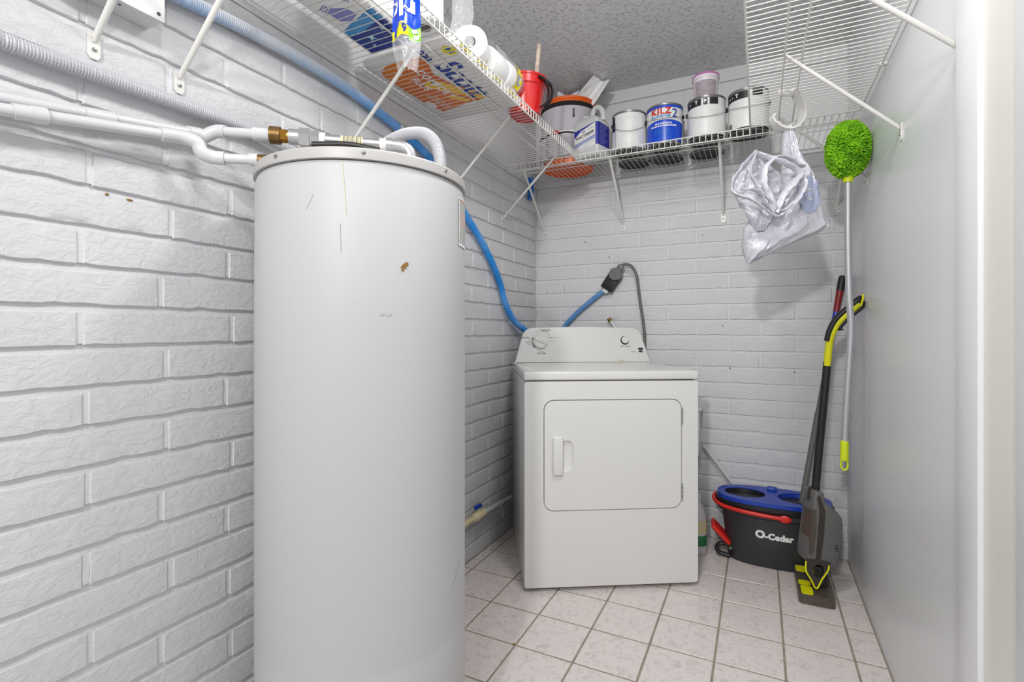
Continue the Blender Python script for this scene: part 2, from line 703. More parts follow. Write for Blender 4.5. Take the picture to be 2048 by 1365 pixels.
wall_left = struct('wall_left', MB().box((XL - .1, YF, -.05), (XL - DEPTH, YB + .1, ZC + .05)), 'mortar', smooth=0)
wall_back = struct('wall_back', MB().box((XL - .1, YB + .0055, -.05), (XR + .1, YB + .1, ZC + .05)), 'mortar', smooth=0)
HB = COURSE - BJ
heads_l, heads_b = MB(), MB()
for k in range(0, 24):
    z = k * COURSE - .0035
    n = 21 - k
    jy = (2.061 if n % 2 == 0 else 2.215)
    js = sorted([jy + .3050 * m + random.uniform(-.012, .012) for m in range(-9, 4)])
    js = [YF] + [j for j in js if YF + .05 < j < YB - .05] + [YB + .006]
    for a, b in zip(js[:-1], js[1:]):
        L = b - a - HJ
        heads_l.box((XL - .012, b - HJ / 2 - .001, z + .004), (XL - .0034, b + HJ / 2 + .001, z + HB - .001))
        brick(L, HB + random.uniform(-.001, .001), wall_left, (XL, (a + b) / 2, z + random.uniform(-.0012, .0012)), PI / 2)
    jx = (-1.054 if n % 2 else -.905)
    js = sorted([jx + .3040 * m + random.uniform(-.005, .005) for m in range(-2, 7)])
    js = [XL - .002] + [j for j in js if XL + .04 < j < XR - .04] + [XR + .006]
    for a, b in zip(js[:-1], js[1:]):
        L = b - a - HJ
        heads_b.box((b - HJ / 2 - .001, YB + .0022, z + .004), (b + HJ / 2 + .001, YB + .012, z + HB - .001))
        brick(L, HB + random.uniform(-.001, .001), wall_back, ((a + b) / 2, YB, z + random.uniform(-.0012, .0012)), 0)

heads_l.build('head_mortar', 'mortar', wall_left, smooth=0)
heads_b.build('head_mortar', 'mortar', wall_back, smooth=0)

# smooth boards above the brickwork
MB().box((XL - DEPTH - .002, YF, BRICK_TOP), (XL - .0015, YB - .001, ZC)).build('upper_panel', 'panel', wall_left, smooth=0)
for a, b in ((XL, -.36), (-.358, XR)):
    MB().box((a, YB + .0015, BRICK_TOP), (b, YB + .0058, ZC)).build('upper_panel', 'panel', wall_back, smooth=0)
struct('trim_1', MB().box((XL, YB - .012, 2.353), (XR, YB + .002, ZC), .002, 1), 'panel', smooth=30)
struct('trim_2', MB().box((XL - .002, YF, 2.353), (XL + .012, YB - .012, ZC), .002, 1), 'panel', smooth=30)
struct('ceiling', MB().box((XL - .1, YF, ZC), (XR + .12, YB + .1, ZC + .06)), 'ceiling', smooth=0)
struct('wall_right', MB().box((XR, 0.62, -.05), (XR + .1, YB + .1, ZC + .05)), 'rwall', smooth=0)
# door casing at the near end of the right wall
struct('trim_3', MB().box((.349, 1.172, 0), (XR + .01, 1.287, ZC), .004, 3), 'trim', smooth=40)
struct('trim_4', MB().box((.357, 1.034, 0), (XR + .01, 1.171, ZC), .001, 1), 'cream', smooth=40)
struct('trim_5', MB().box((.351, 0.62, 0), (XR + .01, 1.033, ZC), .004, 3), 'trim', smooth=40)

# ------------------------------------------------------------------ water heater
HX, HY = -.901, .992
HR = .2525
wh = thing('water_heater', 'tall white cylindrical water heater standing in front of the left brick wall', 'water heater', (HX, HY, 0))
prof = [(HR - .004, .012), (HR, .02), (HR, .35), (HR - .001, .36), (HR, .37), (HR, 1.10), (HR - .0015, 1.415), (HR - .006, 1.431), (HR - .012, 1.4345)]
MB().lathe(prof, (HX, HY, 0), 96).build('jacket', 'tank', wh, smooth=30)
MB().lathe([(HR - .03, 0.0), (HR - .01, 0.0), (HR - .01, .012), (HR - .03, .012)], (HX, HY, 0), 64).build('base_ring', 'tank_rim', wh)
lidp = [(HR - .012, 1.4335), (HR + .0016, 1.4335), (HR + .002, 1.437), (HR + .001, 1.4535), (HR - .002, 1.4575), (HR - .008, 1.4585), (HR - .05, 1.4585), (.02, 1.460), (.001, 1.460)]
MB().lathe(lidp, (HX, HY, 0), 96, caps=False).build('lid', 'tank_rim', wh, smooth=25)


def on_tank(a, z, r=HR):
    return Vector((HX + r * math.cos(a), HY + r * math.sin(a), z))


def tank_angle(px):
    """bearing on the jacket for a column seen from the camera side (px measured on the jacket's near half)."""
    t = (px - 1024) / 1011.7
    d = Vector((-math.sin(YAW) + t * math.cos(YAW), math.cos(YAW) + t * math.sin(YAW))).normalized()
    c = Vector((HX, HY))
    b = d.dot(c)
    s = b - math.sqrt(max(1e-9, b * b - c.length_squared + HR * HR))
    q = d * s - c
    return math.atan2(q.y, q.x)


for px in (553, 727, 890):
    a = tank_angle(px)
    p = on_tank(a, 1.4465, HR + .001)
    MB().lathe([(.0001, .0042), (.0028, .0038), (.0042, .0016), (.0046, 0)], p, 12, (math.cos(a), math.sin(a), 0), caps=False).build('lid_screw', 'chrome', wh)


def tank_patch(name, m, a_c, z_c, fn_outline, off=.0008, parent=None):
    mb = MB()
    pts = fn_outline
    vs = [on_tank(a_c + x / HR, z_c + y, HR + off) for x, y in pts]
    mb.faces_from(vs + [on_tank(a_c, z_c, HR + off)], [(i, (i + 1) % len(pts), len(pts)) for i in range(len(pts))])
    return mb.build(name, m, parent or wh, smooth=0)


# warning label on the right edge of the jacket
a0 = tank_angle(917)
mb = MB()
mb.grid(lambda u, v: on_tank(a0 + .40 * u, 1.285 + .118 * v, HR + .0007), 10, 4)
lab = mb.build('label', 'labelwhite', wh, label='white warning label with red and black print')
for i in range(22):
    z = 1.396 - i * .0049
    mb = MB()
    w = .30 if i == 0 else random.uniform(.26, .37)
    mb.grid(lambda u, v: on_tank(a0 + .02 + w * u, z + (.0034 if i == 0 else .0016) * v, HR + .0012), 8, 1)
    mb.build('print_line', 'inkrust' if i == 0 or 5 < i < 13 else 'inkgrey', lab)
# paint chip, scuffs and a seam drip
rn = random.Random(3)
for px, z, sz, m, nm in ((808, 1.216, .008, 'rust', 'paint_chip'), (813, 1.222, .006, 'rust', 'paint_chip'), (805, 1.209, .004, 'rust', 'paint_chip')):
    k = 9
    pts = [(sz * rn.uniform(.4, 1.1) * math.cos(2 * PI * i / k), sz * rn.uniform(.4, 1.0) * math.sin(2 * PI * i / k)) for i in range(k)]
    tank_patch(nm, m, tank_angle(px), z, pts)
for px, z in ((762, 1.112), (768, 1.114), (775, 1.111), (781, 1.113)):
    k = 8
    pts = [(.0042 * rn.uniform(.5, 1.1) * math.cos(2 * PI * i / k), .003 * rn.uniform(.5, 1.0) * math.sin(2 * PI * i / k)) for i in range(k)]
    tank_patch('scuff', 'scuff', tank_angle(px), z, pts)


def tank_scratch(pts, w, m):
    mb = MB()
    V = [(tank_angle(px), z) for px, z in pts]
    mb.faces_from([on_tank(a - w / 2 / HR, z, HR + .0007) for a, z in V] + [on_tank(a + w / 2 / HR, z, HR + .0007) for a, z in V],
                  [(i, i + 1, len(V) + i + 1, len(V) + i) for i in range(len(V) - 1)])
    mb.build('scratch', m, wh, smooth=0)


tank_scratch([(684, 1.425), (688, 1.38), (692, 1.32)], .0012, 'stain')
tank_scratch([(627, 1.36), (620, 1.345), (612, 1.33)], .0010, 'scuff')
tank_scratch([(680, 1.30), (682, 1.24)], .0012, 'scuff')
tank_scratch([(898, .47), (906, .48), (914, .50), (920, .52)], .002, 'scuff')

# ------------------------------------------------------------------ pipes above the water heater
PR = .0112


def pipe_thing(name, label, runs, cat='pipe', m='pvc'):
    """runs: list of (part name, points, radius, material)."""
    t = thing(name, label, cat, runs[0][1][0])
    for nm, pts, r, mm in runs:
        MB().tube(pts, r, 16).build(nm, mm or m, t)
    return t


def lerp(a, b, t):
    return tuple(a[i] + (b[i] - a[i]) * t for i in range(3))


# front pipe: rises slightly from the wall to an offset elbow, then over the lid edge
A0, A1 = (-1.187, .17, 1.424), (-1.160, .700, 1.513)
B0, B1 = (-1.140, .742, 1.478), (-1.052, .806, 1.479)
pipe_thing('water_pipe', 'lower white plastic water pipe with an offset elbow ending at the heater lid', [
    ('pipe', [A0, lerp(A0, A1, .97)], PR, None),
    ('coupling', [lerp(A0, A1, .502), lerp(A0, A1, .542)], PR + .0042, None),
    ('coupling', [lerp(A0, A1, .455), lerp(A0, A1, .502)], PR + .0028, None),
    ('elbow', spline([lerp(A0, A1, .90), lerp(A0, A1, .98), (-1.148, .716, 1.507), (-1.145, .722, 1.496), (-1.141, .727, 1.484), (-1.132, .744, 1.4785), lerp(B0, B1, .30)], .006), PR + .0042, None),
    ('pipe', [B0, lerp(B0, B1, 1.0)], PR, None),
    ('adapter', [lerp(B0, B1, .80), lerp(B0, B1, .97)], PR + .003, None),
    ('brass_nipple', [lerp(B0, B1, .97), (-1.028, .8245, 1.4795)], PR + .002, 'dull_brass'),
])
C0, C1, C2 = (-1.196, .20, 1.455), (-1.190, .575, 1.513), (-1.186, .745, 1.541)
D0, D1 = (-1.158, .775, 1.554), (-1.045, .832, 1.5455)
pipe_thing('water_pipe', 'upper white plastic water pipe along the brick wall leading to the brass union', [
    ('pipe', [C0, C2], PR, None),
    ('coupling', [lerp(C0, C1, .86), lerp(C0, C1, .995)], PR + .0036, None),
    ('elbow', spline([lerp(C1, C2, .86), C2, (-1.180, .757, 1.5395), (-1.170, .765, 1.5475), D0, lerp(D0, D1, .14)], .006), PR + .0040, None),
    ('pipe', [D0, D1], PR, None),
    ('adapter', [lerp(D0, D1, .66), D1], PR + .0035, None),
])
# union, nuts and nipple over the lid
U = Vector((-1.045, .832, 1.5455))
V = Vector((-.795, 1.025, 1.5395))
ud = (V - U)
un = thing('pipe_union', 'brass and galvanised pipe union with elbow lying above the heater lid', 'pipe fitting', tuple(U))


def un_part(nm, s0, s1, r, m, n=20):
    MB().tube([U + ud * s0, U + ud * s1], r, n, up=Vector((0, 0, 1))).build(nm, m, un, smooth=30)


un_part('brass_nut', -.01, .065, .0205, 'dull_brass')
un_part('brass_nut', .065, .11, .0165, 'brass', 8)
un_part('brass_nut', .11, .125, .0145, 'brass')
un_part('steel_body', .125, .205, .0185, 'steel')
un_part('hex_nut', .20, .275, .0235, 'steel', 6)
un_part('hex_nut', .275, .345, .0185, 'steel', 6)
un_part('collar', .345, .385, .0165, 'labelwhite')
un_part('nipple', .385, .84, .0135, 'steel')
mb = MB()
mb.lathe([(.0139, 0), (.0139, .052)], U + ud * .50, 20, tuple(ud), caps=False)
bar = mb.build('paper_label', 'stain', un)
for i in range(13):
    MB().lathe([(.0142, 0), (.0142, .0012 if i % 3 else .0022)], U + ud * (.52 + .0105 * i), 20, tuple(ud), caps=False).build('bar_mark', 'inkgrey', bar)
un_part('collar', .79, .84, .0155, 'labelwhite')
un_part('elbow_band', .84, .885, .018, 'steel')
e0 = U + ud * .88
MB().tube(spline([e0, e0 + ud * .07, e0 + ud * .12 + Vector((0, 0, -.006)), e0 + ud * .15 + Vector((0, 0, -.022)), e0 + ud * .16 + Vector((0, 0, -.062))], .008), .0155, 18).build('elbow', 'steel', un)
g0 = U + ud * .25 + Vector((.055, -.035, -.036))
MB().tube(spline([g0, g0 + ud * .25 + Vector((0, 0, .007)), g0 + ud * .48], .01), .0075, 12).build('black_sleeve', 'black', un)


# ------------------------------------------------------------------ corrugated tubes
def corrugated(name, label, pts, r, m, pitch=.0048, amp=.0011, cat='conduit', seg=14, clamps=()):
    P = spline(pts, pitch / 4)
    R = []
    s = 0
    for i, p in enumerate(P):
        if i:
            s += (P[i] - P[i - 1]).length
        R.append(r + amp * (1 if (s / pitch) % 1 < .5 else -1) * .9)
    t = thing(name, label, cat, tuple(P[0]))
    MB().tube(P, R, seg).build('tube', m, t, smooth=25)
    return t


t = corrugated('corrugated_conduit', 'white corrugated conduit on the brick wall looping over onto the heater lid',
               [(-1.192, .02, 1.590), (-1.192, .40, 1.588), (-1.192, .55, 1.5925), (-1.191, .75, 1.5985), (-1.188, .86, 1.600), (-1.180, .99, 1.585), (-1.16, 1.12, 1.55),
                (-1.10, 1.23, 1.532), (-1.02, 1.16, 1.565), (-.963, 1.125, 1.596), (-.906, 1.117, 1.612), (-.850, 1.1094, 1.613), (-.7957, 1.1025, 1.600), (-.755, 1.0904, 1.566), (-.733, 1.0787, 1.520), (-.7237, 1.0709, 1.4575)], .0148, 'conduit', pitch=.0052)
h = corrugated('electrical_tube', 'long blue corrugated tube, partly oversprayed white, fixed along the left brick wall under the shelf',
               [(-1.194, .655, 1.838), (-1.194, .72, 1.845), (-1.194, .86, 1.858), (-1.194, 1.04, 1.8655), (-1.194, 1.24, 1.858), (-1.194, 1.49, 1.822), (-1.194, 1.70, 1.768),
                (-1.194, 1.84, 1.69), (-1.194, 1.96, 1.60), (-1.194, 2.088, 1.517), (-1.194, 2.213, 1.4136), (-1.193, 2.305, 1.309), (-1.190, 2.35, 1.2215), (-1.186, 2.44, 1.132), (-1.17, 2.567, 1.0724), (-1.13, 2.64, 1.03)],
               .0150, 'hose', pitch=.0050, amp=.0015)
MB().lathe([(.0175, 0), (.0190, .004), (.0190, .022), (.0175, .026)], (-1.194, 1.485, 1.823), 18, (0, .978, -.21)).build('strap', 'pvc', h)
MB().box((XL - .002, 1.49, 1.795), (XL + .004, 1.505, 1.81), .001, 1).build('strap_tab', 'steel', h)
corrugated('electrical_tube', 'pale blue tube rising from behind the dryer to the black plug box', [(-1.06, 2.775, 1.02), (-1.0198, 2.79, 1.1011), (-.975, 2.795, 1.150), (-.9283, 2.797, 1.193), (-.8393, 2.797, 1.2626), (-.785, 2.797, 1.302)],
           .0135, 'pale_blue', pitch=.0046, amp=.0007)
corrugated('electrical_tube', 'short blue tube stub in the upper corner behind the shelf brace', [(-1.197, 2.70, 1.965), (-1.197, 2.70, 1.90), (-1.197, 2.69, 1.835)], .016, 'blue_tube')

# power outlet and dryer cord
po = thing('power_outlet', 'black surface-mounted power outlet box with a grey plug on the back wall', 'outlet', (-.735, YB, 1.355))
dirv = Vector((.56, 0, .83)).normalized()
prp = Vector((dirv.z, 0, -dirv.x))
cc = Vector((-.742, YB - .028, 1.352))
T = Matrix(((prp.x, 0, dirv.x, cc.x), (0, 1, 0, cc.y), (prp.z, 0, dirv.z, cc.z), (0, 0, 0, 1)))
MB().box((-.036, -.020, -.058), (.036, .027, .045), .006, 2, T).build('outlet_box', 'black', po)
MB().box((-.017, -.012, -.078), (.017, .012, -.054), .003, 2, T).build('tube_collar', 'pvc', po)
cc2 = Vector((-.712, YB - .052, 1.385))
T2 = Matrix(((prp.x, 0, dirv.x, cc2.x), (0, 1, 0, cc2.y), (prp.z, 0, dirv.z, cc2.z), (0, 0, 0, 1)))
oct_ = [(.036 * math.cos(PI / 8 + PI / 4 * k), .036 * math.sin(PI / 8 + PI / 4 * k)) for k in range(8)]
MB().prism([oct_], .026, T2 @ Matrix.Rotation(PI / 2, 4, 'X')).build('plug', 'grey', po, smooth=20)
MB().box((-.017, -.016, .02), (.017, .006, .058), .005, 2, T2).build('plug_neck', 'grey', po)
pc = thing('dryer_cable', 'thick grey dryer cord arching down from the plug on the back wall', 'cord', (-.69, YB - .06, 1.425))
MB().tube(spline([(-.690, 2.765, 1.425), (-.668, 2.768, 1.438), (-.630, 2.77, 1.428), (-.603, 2.775, 1.38), (-.592, 2.78, 1.30), (-.583, 2.785, 1.22), (-.568, 2.785, 1.12), (-.560, 2.785, 1.03), (-.563, 2.775, .9)], .012), .0095, 12, flat=.8).build('sheath', 'grey_cord', pc)

# capped stub on the back wall behind the dryer
sp = thing('pipe_stub', 'short white pipe stub with a brass end on the back wall above the dryer', 'pipe', (-.77, YB - .02, 1.14))
MB().tube([(-.752, 2.796, 1.128), (-.70, 2.796, 1.06), (-.67, 2.796, 1.02)], .0095, 14).build('pipe', 'pvc', sp)
MB().tube([(-.762, 2.797, 1.141), (-.750, 2.796, 1.125)], .0115, 14).build('brass_end', 'dull_brass', sp)

# floor-level pipe with valve
vp = thing('valve_pipe', 'pipe with a cream valve and blue lever low on the left wall beside the dryer', 'pipe', (-1.185, 2.06, .21))
MB().tube([(-1.185, 1.45, .217), (-1.185, 2.04, .206)], .0125, 16).build('cream_pipe', 'pvc_cream', vp)
MB().tube([(-1.185, 2.10, .205), (-1.185, 2.405, .1925)], .0115, 16).build('white_pipe', 'pvc', vp)
MB().tube([(-1.185, 2.015, .2065), (-1.185, 2.03, .2065), (-1.185, 2.035, .206), (-1.185, 2.085, .2055), (-1.185, 2.09, .2055), (-1.185, 2.12, .205)],
          [.0165, .0165, .021, .021, .0165, .0165], 18).build('valve_body', 'pvc_cream', vp)
MB().tube([(-1.185, 2.06, .225), (-1.185, 2.06, .242)], .008, 12).build('valve_stem', 'pvc_cream', vp)
MB().box((-1.193, 2.035, .240), (-1.177, 2.088, .258), .004, 2).build('lever', 'blue', vp)
MB().lathe([(.0145, -.006), (.017, -.006), (.017, .006), (.0145, .006)], (-1.185, 2.27, .197), 18, (0, 1, 0), caps=False).build('pipe_clip', 'pvc', vp)

# junction box
jb = thing('junction_box', 'white metal junction box fixed high on the left brick wall', 'junction box', (XL, .55, 1.745))
MB().box((XL, .40, 1.745), (-1.158, .651, 1.93), .0015, 1).build('box', 'pvc', jb, smooth=30)
MB().box((-1.158, .398, 1.7435), (-1.1545, .653, 1.932), .001, 1).build('cover', 'pvc', jb, smooth=30)
for y in (.47, .535, .60):
    MB().lathe([(.0125, 0), (.0125, -.0012), (.0135, -.0012), (.0135, 0)], (-1.188, y, 1.7452), 20, caps=False).build('knockout', 'trim', jb)
for y in (.50, .575):
    MB().lathe([(.0001, -.001), (.0026, -.001), (.0026, 0)], (-1.172, y, 1.7452), 10, caps=False).build('screw_hole', 'inkblack', jb)
MB().lathe([(.0001, .001), (.0038, .001), (.0038, -.001)], (-1.1542, .640, 1.757), 10, (1, 0, 0), caps=False).build('screw_hole', 'inkblack', jb)
MB().tube([(-1.19, .648, 1.836), (-1.19, .668, 1.838)], .0185, 16).build('tube_collar', 'steel', jb)

# ------------------------------------------------------------------ wire shelves
ZS = 1.953
LIP = .033
SD = .406


def shelf(name, label, to_world, length, braces, clips, w0=.0, skip=None):
    """local frame: x along the wall, y out from the wall, z up."""
    W = lambda x, y, z: Vector(to_world(x, y, z))
    t = thing(name, label, 'wire shelf', tuple(W(length / 2, .0, 0)), 'white wire shelves round the walls')
    for nm, y, z, r in (('rear_rod', .012, -.003, .0027), ('middle_rod', .249, -.0042, .0027), ('middle_rod', .300, -.0042, .0027),
                        ('front_rod', SD, 0, .0027), ('lip_rod', SD, -LIP, .0029)):
        MB().tube([W(0, y, z), W(length, y, z)], r, 8).build(nm, 'wire', t)
    n = int((length - 2 * w0) / .0254)
    me = None
    base = W(0, 0, 0)
    ax = (W(1, 0, 0) - base)
    for i in range(n + 1):
        x = w0 + .006 + i * .0254
        if x > length:
            break
        if me is None:
            o = MB().tube([W(x, .010, 0), W(x, SD - .004, 0), W(x, SD + .0015, -.004), W(x, SD + .0015, -LIP - .002)], .0014, 6).build('cross_wire', 'wire', t)
            me = o.data
            x0 = x
        else:
            o = bpy.data.objects.new('cross_wire', me)
            col.objects.link(o)
            o.parent = t
            o.location = ax * (x - x0)
    for x in braces:
        b = MB().tube([W(x, .006, -.287), W(x, .012, -.277), W(x, .295, -.006), W(x, .302, .002)], [.0035, .0066, .0066, .0045], 10, flat=.85).build('brace', 'wire', t)
        fp = MB()
        q = [W(x - .011, .0035, -.272), W(x + .011, .0035, -.272), W(x + .011, .0035, -.315), W(x + .006, .0035, -.322), W(x - .006, .0035, -.322), W(x - .011, .0035, -.315)]
        q2 = [W(x - .011, .0005, -.272), W(x + .011, .0005, -.272), W(x + .011, .0005, -.315), W(x + .006, .0005, -.322), W(x - .006, .0005, -.322), W(x - .011, .0005, -.315)]
        fp.faces_from(q + q2, [(0, 1, 2, 3, 4, 5), (11, 10, 9, 8, 7, 6)] + [(i, (i + 1) % 6, 6 + (i + 1) % 6, 6 + i) for i in range(6)])
        fp.build('foot_plate', 'wire', b, smooth=20)
        nrm = W(0, 1, 0) - base
        MB().lathe([(.0045, 0), (.0042, .0018), (.0001, .0026)], W(x, .0035, -.303), 10, tuple(nrm), caps=False).build('screw', 'chrome', b)
    for x in clips:
        c = MB()
        c.tube([W(x, 0, -.004), W(x, .020, -.004)], .0062, 10)
        c.tube([W(x - .006, .012, -.003), W(x + .006, .012, -.003)], .0068, 10)
        c.build('wall_clip', 'wire', t)
    return t


shelf('wire_shelf', 'white wire shelf along the left brick wall holding toilet paper packs and a red bucket',
      lambda x, y, z: (XL + y, .32 + x, ZS + z), YB - SD - .012 - .32 + .0, [.23, .398, .93, 1.53, 2.054], [.52, .74, .98, 1.22, 1.55, 1.9])
shelf('wire_shelf', 'white wire shelf across the back wall holding a row of paint cans',
      lambda x, y, z: (XL + .004 + x, YB - y, ZS + z), XR - XL - .008, [.052, .530, 1.046, 1.545], [.30, .62, .88, 1.20])
shelf('wire_shelf', 'white wire shelf on the plain right wall with a hook and carrier bags hanging below',
      lambda x, y, z: (XR - y, 1.30 + x, ZS + z), YB - SD - .010 - 1.30, [.045, .52, 1.045], [.30, .72])

# ------------------------------------------------------------------ dryer
DW, DD = .7325, .645
da = math.radians(30.23)
DO = Vector((-.8646, 1.8847, 0))
DT = Matrix.Translation(DO) @ Matrix.Rotation(da, 4, 'Z')     # local x: along the front, y: depth, z up


def D(x, y, z):
    return DT @ Vector((x, y, z))


dc = D(DW / 2, DD / 2, 0)
dr = thing('dryer', 'white front-loading tumble dryer with a raised control console in the corner', 'dryer', (dc.x, dc.y, 0))
MB().box((0, .012, .022), (DW, DD, .868), .006, 2, DT).build('cabinet', 'enamel', dr)
TF = DT @ Matrix(((1, 0, 0, 0), (0, 0, -1, .014), (0, 1, 0, 0), (0, 0, 0, 1)))   # 2D (x, z) outlines, thickness towards the viewer
front = rrect(0, .018, DW, .866, .012, 4)
dx0, dx1, dz0, dz1 = .0785, .6625, .331, .7905
MB().prism([front, rrect(dx0, dz0, dx1, dz1, .042, 8)[::-1]], .014, TF).build('front_panel', 'enamel', dr, smooth=30)
MB().box((dx0 - .01, .0135, dz0 - .01), (dx1 + .01, .0150, dz1 + .01), 0, 1, DT).build('door_gap', 'dark', dr, smooth=0)
hz0, hz1 = .487, .632
hole = [(.1585, hz0 + .008), (.1585, hz1 - .012)] + [(.178 + .026 * math.cos(t), hz1 - .036 + .026 * math.sin(t)) for t in [PI / 2 - k * PI / 12 for k in range(7)]] + \
       [(.178 + .026 * math.cos(t), hz0 + .034 + .026 * math.sin(t)) for t in [-k * PI / 12 for k in range(7)]]
dg = .0035
door = MB().prism([rrect(dx0 + dg, dz0 + dg, dx1 - dg, dz1 - dg, .040, 8), hole], .0155, TF).build('door', 'enamel', dr, smooth=30)
# recessed scoop behind the grip
mb = MB()


def scoop(u, v):
    x = .156 + .052 * u
    z = hz0 + (hz1 - hz0) * v
    d = .012 * (math.sin(PI * min(1, max(0, v))) ** .5) * (1 - u ** 3)
    return D(x, -.0005 + d + .0012, z)


mb.grid(scoop, 10, 14)
mb.build('handle_recess', 'enamel', door)
MB().box((.115, -.016, hz0 - .006), (.1585, .002, hz1 + .008), .006, 3, DT).build('handle_grip', 'enamel', door)
for z0, z1 in ((.685, .752), (.365, .436)):
    hg = MB().tube([D(dx1 - .001, -.004, z0), D(dx1 - .001, -.004, z1)], .0042, 10).build('hinge', 'steel', dr)
    for k in (1, 2, 3):
        zz = z0 + (z1 - z0) * k / 4
        MB().tube([D(dx1 - .001, -.004, zz - .001), D(dx1 - .001, -.004, zz + .001)], .0050, 10).build('hinge_joint', 'chrome', hg)
top = MB().box((-.003, -.004, .871), (DW + .003, DD, .907), .007, 3, DT).build('top', 'enamel', dr)
MB().box((.05, .06, .9068), (DW - .05, (.52), .9076), .0004, 1, DT).build('top_recess', 'enamel', top)
for px, py in ((.05, .06), (DW - .05, .06), (.05, DD - .06), (DW - .05, DD - .06)):
    MB().lathe([(.018, 0), (.018, .012), (.010, .014), (.010, .026)], D(px, py, 0), 14).build('foot', 'black', dr)
# console: outline in the tilted front plane
CY0, CY1, CZ0, CZ1 = .565, .600, .907, 1.094
ct = math.atan2(CY1 - CY0, CZ1 - CZ0)
CT = DT @ Matrix.Translation((0, CY0, CZ0)) @ Matrix.Rotation(-ct, 4, 'X') @ Matrix(((1, 0, 0, 0), (0, 0, -1, 0), (0, 1, 0, 0), (0, 0, 0, 1)))
CH = (CZ1 - CZ0) / math.cos(ct)
ol = [(.010, 0), (DW - .010, 0)]
def arc(cx, cy, r, a, b, n=8):
    return [(cx + r * math.cos(a + (b - a) * k / n), cy + r * math.sin(a + (b - a) * k / n)) for k in range(n + 1)]
ol = [(.006, 0), (DW - .006, 0)] + arc(DW - .102, CH - .064, .058, math.radians(15), math.radians(84)) + \
     [(DW * .72, CH - .003), (DW / 2, CH), (DW * .28, CH - .003)] + arc(.102, CH - .064, .058, math.radians(96), math.radians(165))
con = MB()
con.prism([ol], -.038, CT)
con.prism([[(x * .985 + DW * .0075, y * .985 + .001) for x, y in ol]], .004, CT)
con = con.build('console', 'enamel', dr, smooth=35)
CF = lambda x, y, z=.0046: CT @ Vector((x, y, z))
# knob
kx, ky = .141, .109
cn = (CT.to_3x3() @ Vector((0, 0, 1))).normalized()
kb = MB().lathe([(.0375, .003), (.0375, .008), (.035, .019), (.0335, .021), (.0001, .022)], CF(kx, ky, 0), 40, tuple(cn), caps=False).build('timer_knob', 'enamel', con)
KR = CT @ Matrix.Translation((kx, ky, 0)) @ Matrix.Rotation(math.radians(-24), 4, 'Z')
MB().box((-.034, -.0055, .018), (.034, .0055, .029), .0045, 2, KR).build('knob_ridge', 'enamel', kb)
for a, b in ((146, 168), (172, 181), (185, 194), (198, 226)):
    mb = MB()
    mb.grid(lambda u, v: CF(kx + (.041 + .0055 * v) * math.cos(math.radians(a + (b - a) * u)), ky + (.041 + .0055 * v) * math.sin(math.radians(a + (b - a) * u))), 6, 1)
    mb.build('dial_mark', 'inkblack', con, smooth=0)


def con_text(s, x, y, size, m='inkgrey', bold=0.0):
    lettering('lettering', s, size, m, con, lambda a, b: CF(x + a, y + b), bold=bold)


con_text('Timed Dry', .170, .171, .0125, 'inkblack', .0002)
con_text('MINUTES', .172, .163, .006)
con_text('Auto Dry', .061, .132, .0125, 'inkblack', .0002)
con_text('Less', .083, .118, .009)
con_text('Normal', .078, .107, .0095, 'inkblack')
con_text('More', .083, .096, .009)
con_text('Air Only', .146, .047, .0125, 'inkblack', .0002)
con_text('40 Wrinkle Dry', .213, .132, .0085)
for k, s in enumerate(('80', '70', '60', '50', '40', '30', '20')):
    a = math.radians(110 - 17.5 * k)
    con_text(s, kx + .061 * math.cos(a), ky + .058 * math.sin(a), .008, 'inkblack')
    con_text('•', kx + .047 * math.cos(a), ky + .047 * math.sin(a), .009, 'inkblack')
for k, s in enumerate(('30', '20')):
    con_text(s, kx - .002 + .013 * k, ky - .053, .008, 'inkblack')
# start button
bx_, by_ = .594, .116
MB().lathe([(.0235, .0042), (.0235, .0052), (.0165, .0052)], CF(bx_, by_, 0), 32, tuple(cn), caps=False).build('button_ring', 'inkblack', con)
MB().lathe([(.0195, .004), (.0195, .012), (.017, .0155), (.0001, .0165)], CF(bx_ + .0015, by_ + .002, 0), 32, tuple(cn), caps=False).build('start_button', 'enamel', con)
con_text('Push to Start', .597, .083, .0105, 'inkblack', .0001)
# square emblem with slanted white cuts
mb = MB()
for q in ([(0, .024), (.026, .024), (.026, .0135), (.013, .0135), (.0, .0135)], [(.002, .0115), (.013, .0125), (.026, .0115), (.026, .0095), (.014, .007), (.002, .0095)],
          [(.002, 0), (.026, 0), (.026, .004), (.014, .0065), (.002, .007)]):
    mb.faces_from([CF(.664 + x, .052 + y) for x, y in q], [tuple(range(len(q)))])
mb.build('emblem', 'inkblack', con, smooth=0, fix=False)
con_text('SERIES 100', .640, .055, .0062)
mb = MB().grid(lambda u, v: CF(.545 + .045 * u, .004 + .008 * v * math.sin(PI * u) + .0008), 8, 2).build('stain', 'stain', con, smooth=0)

# ------------------------------------------------------------------ paint cans on the back shelf
ZD = ZS + .0016
CR, CHT = .0832, .188


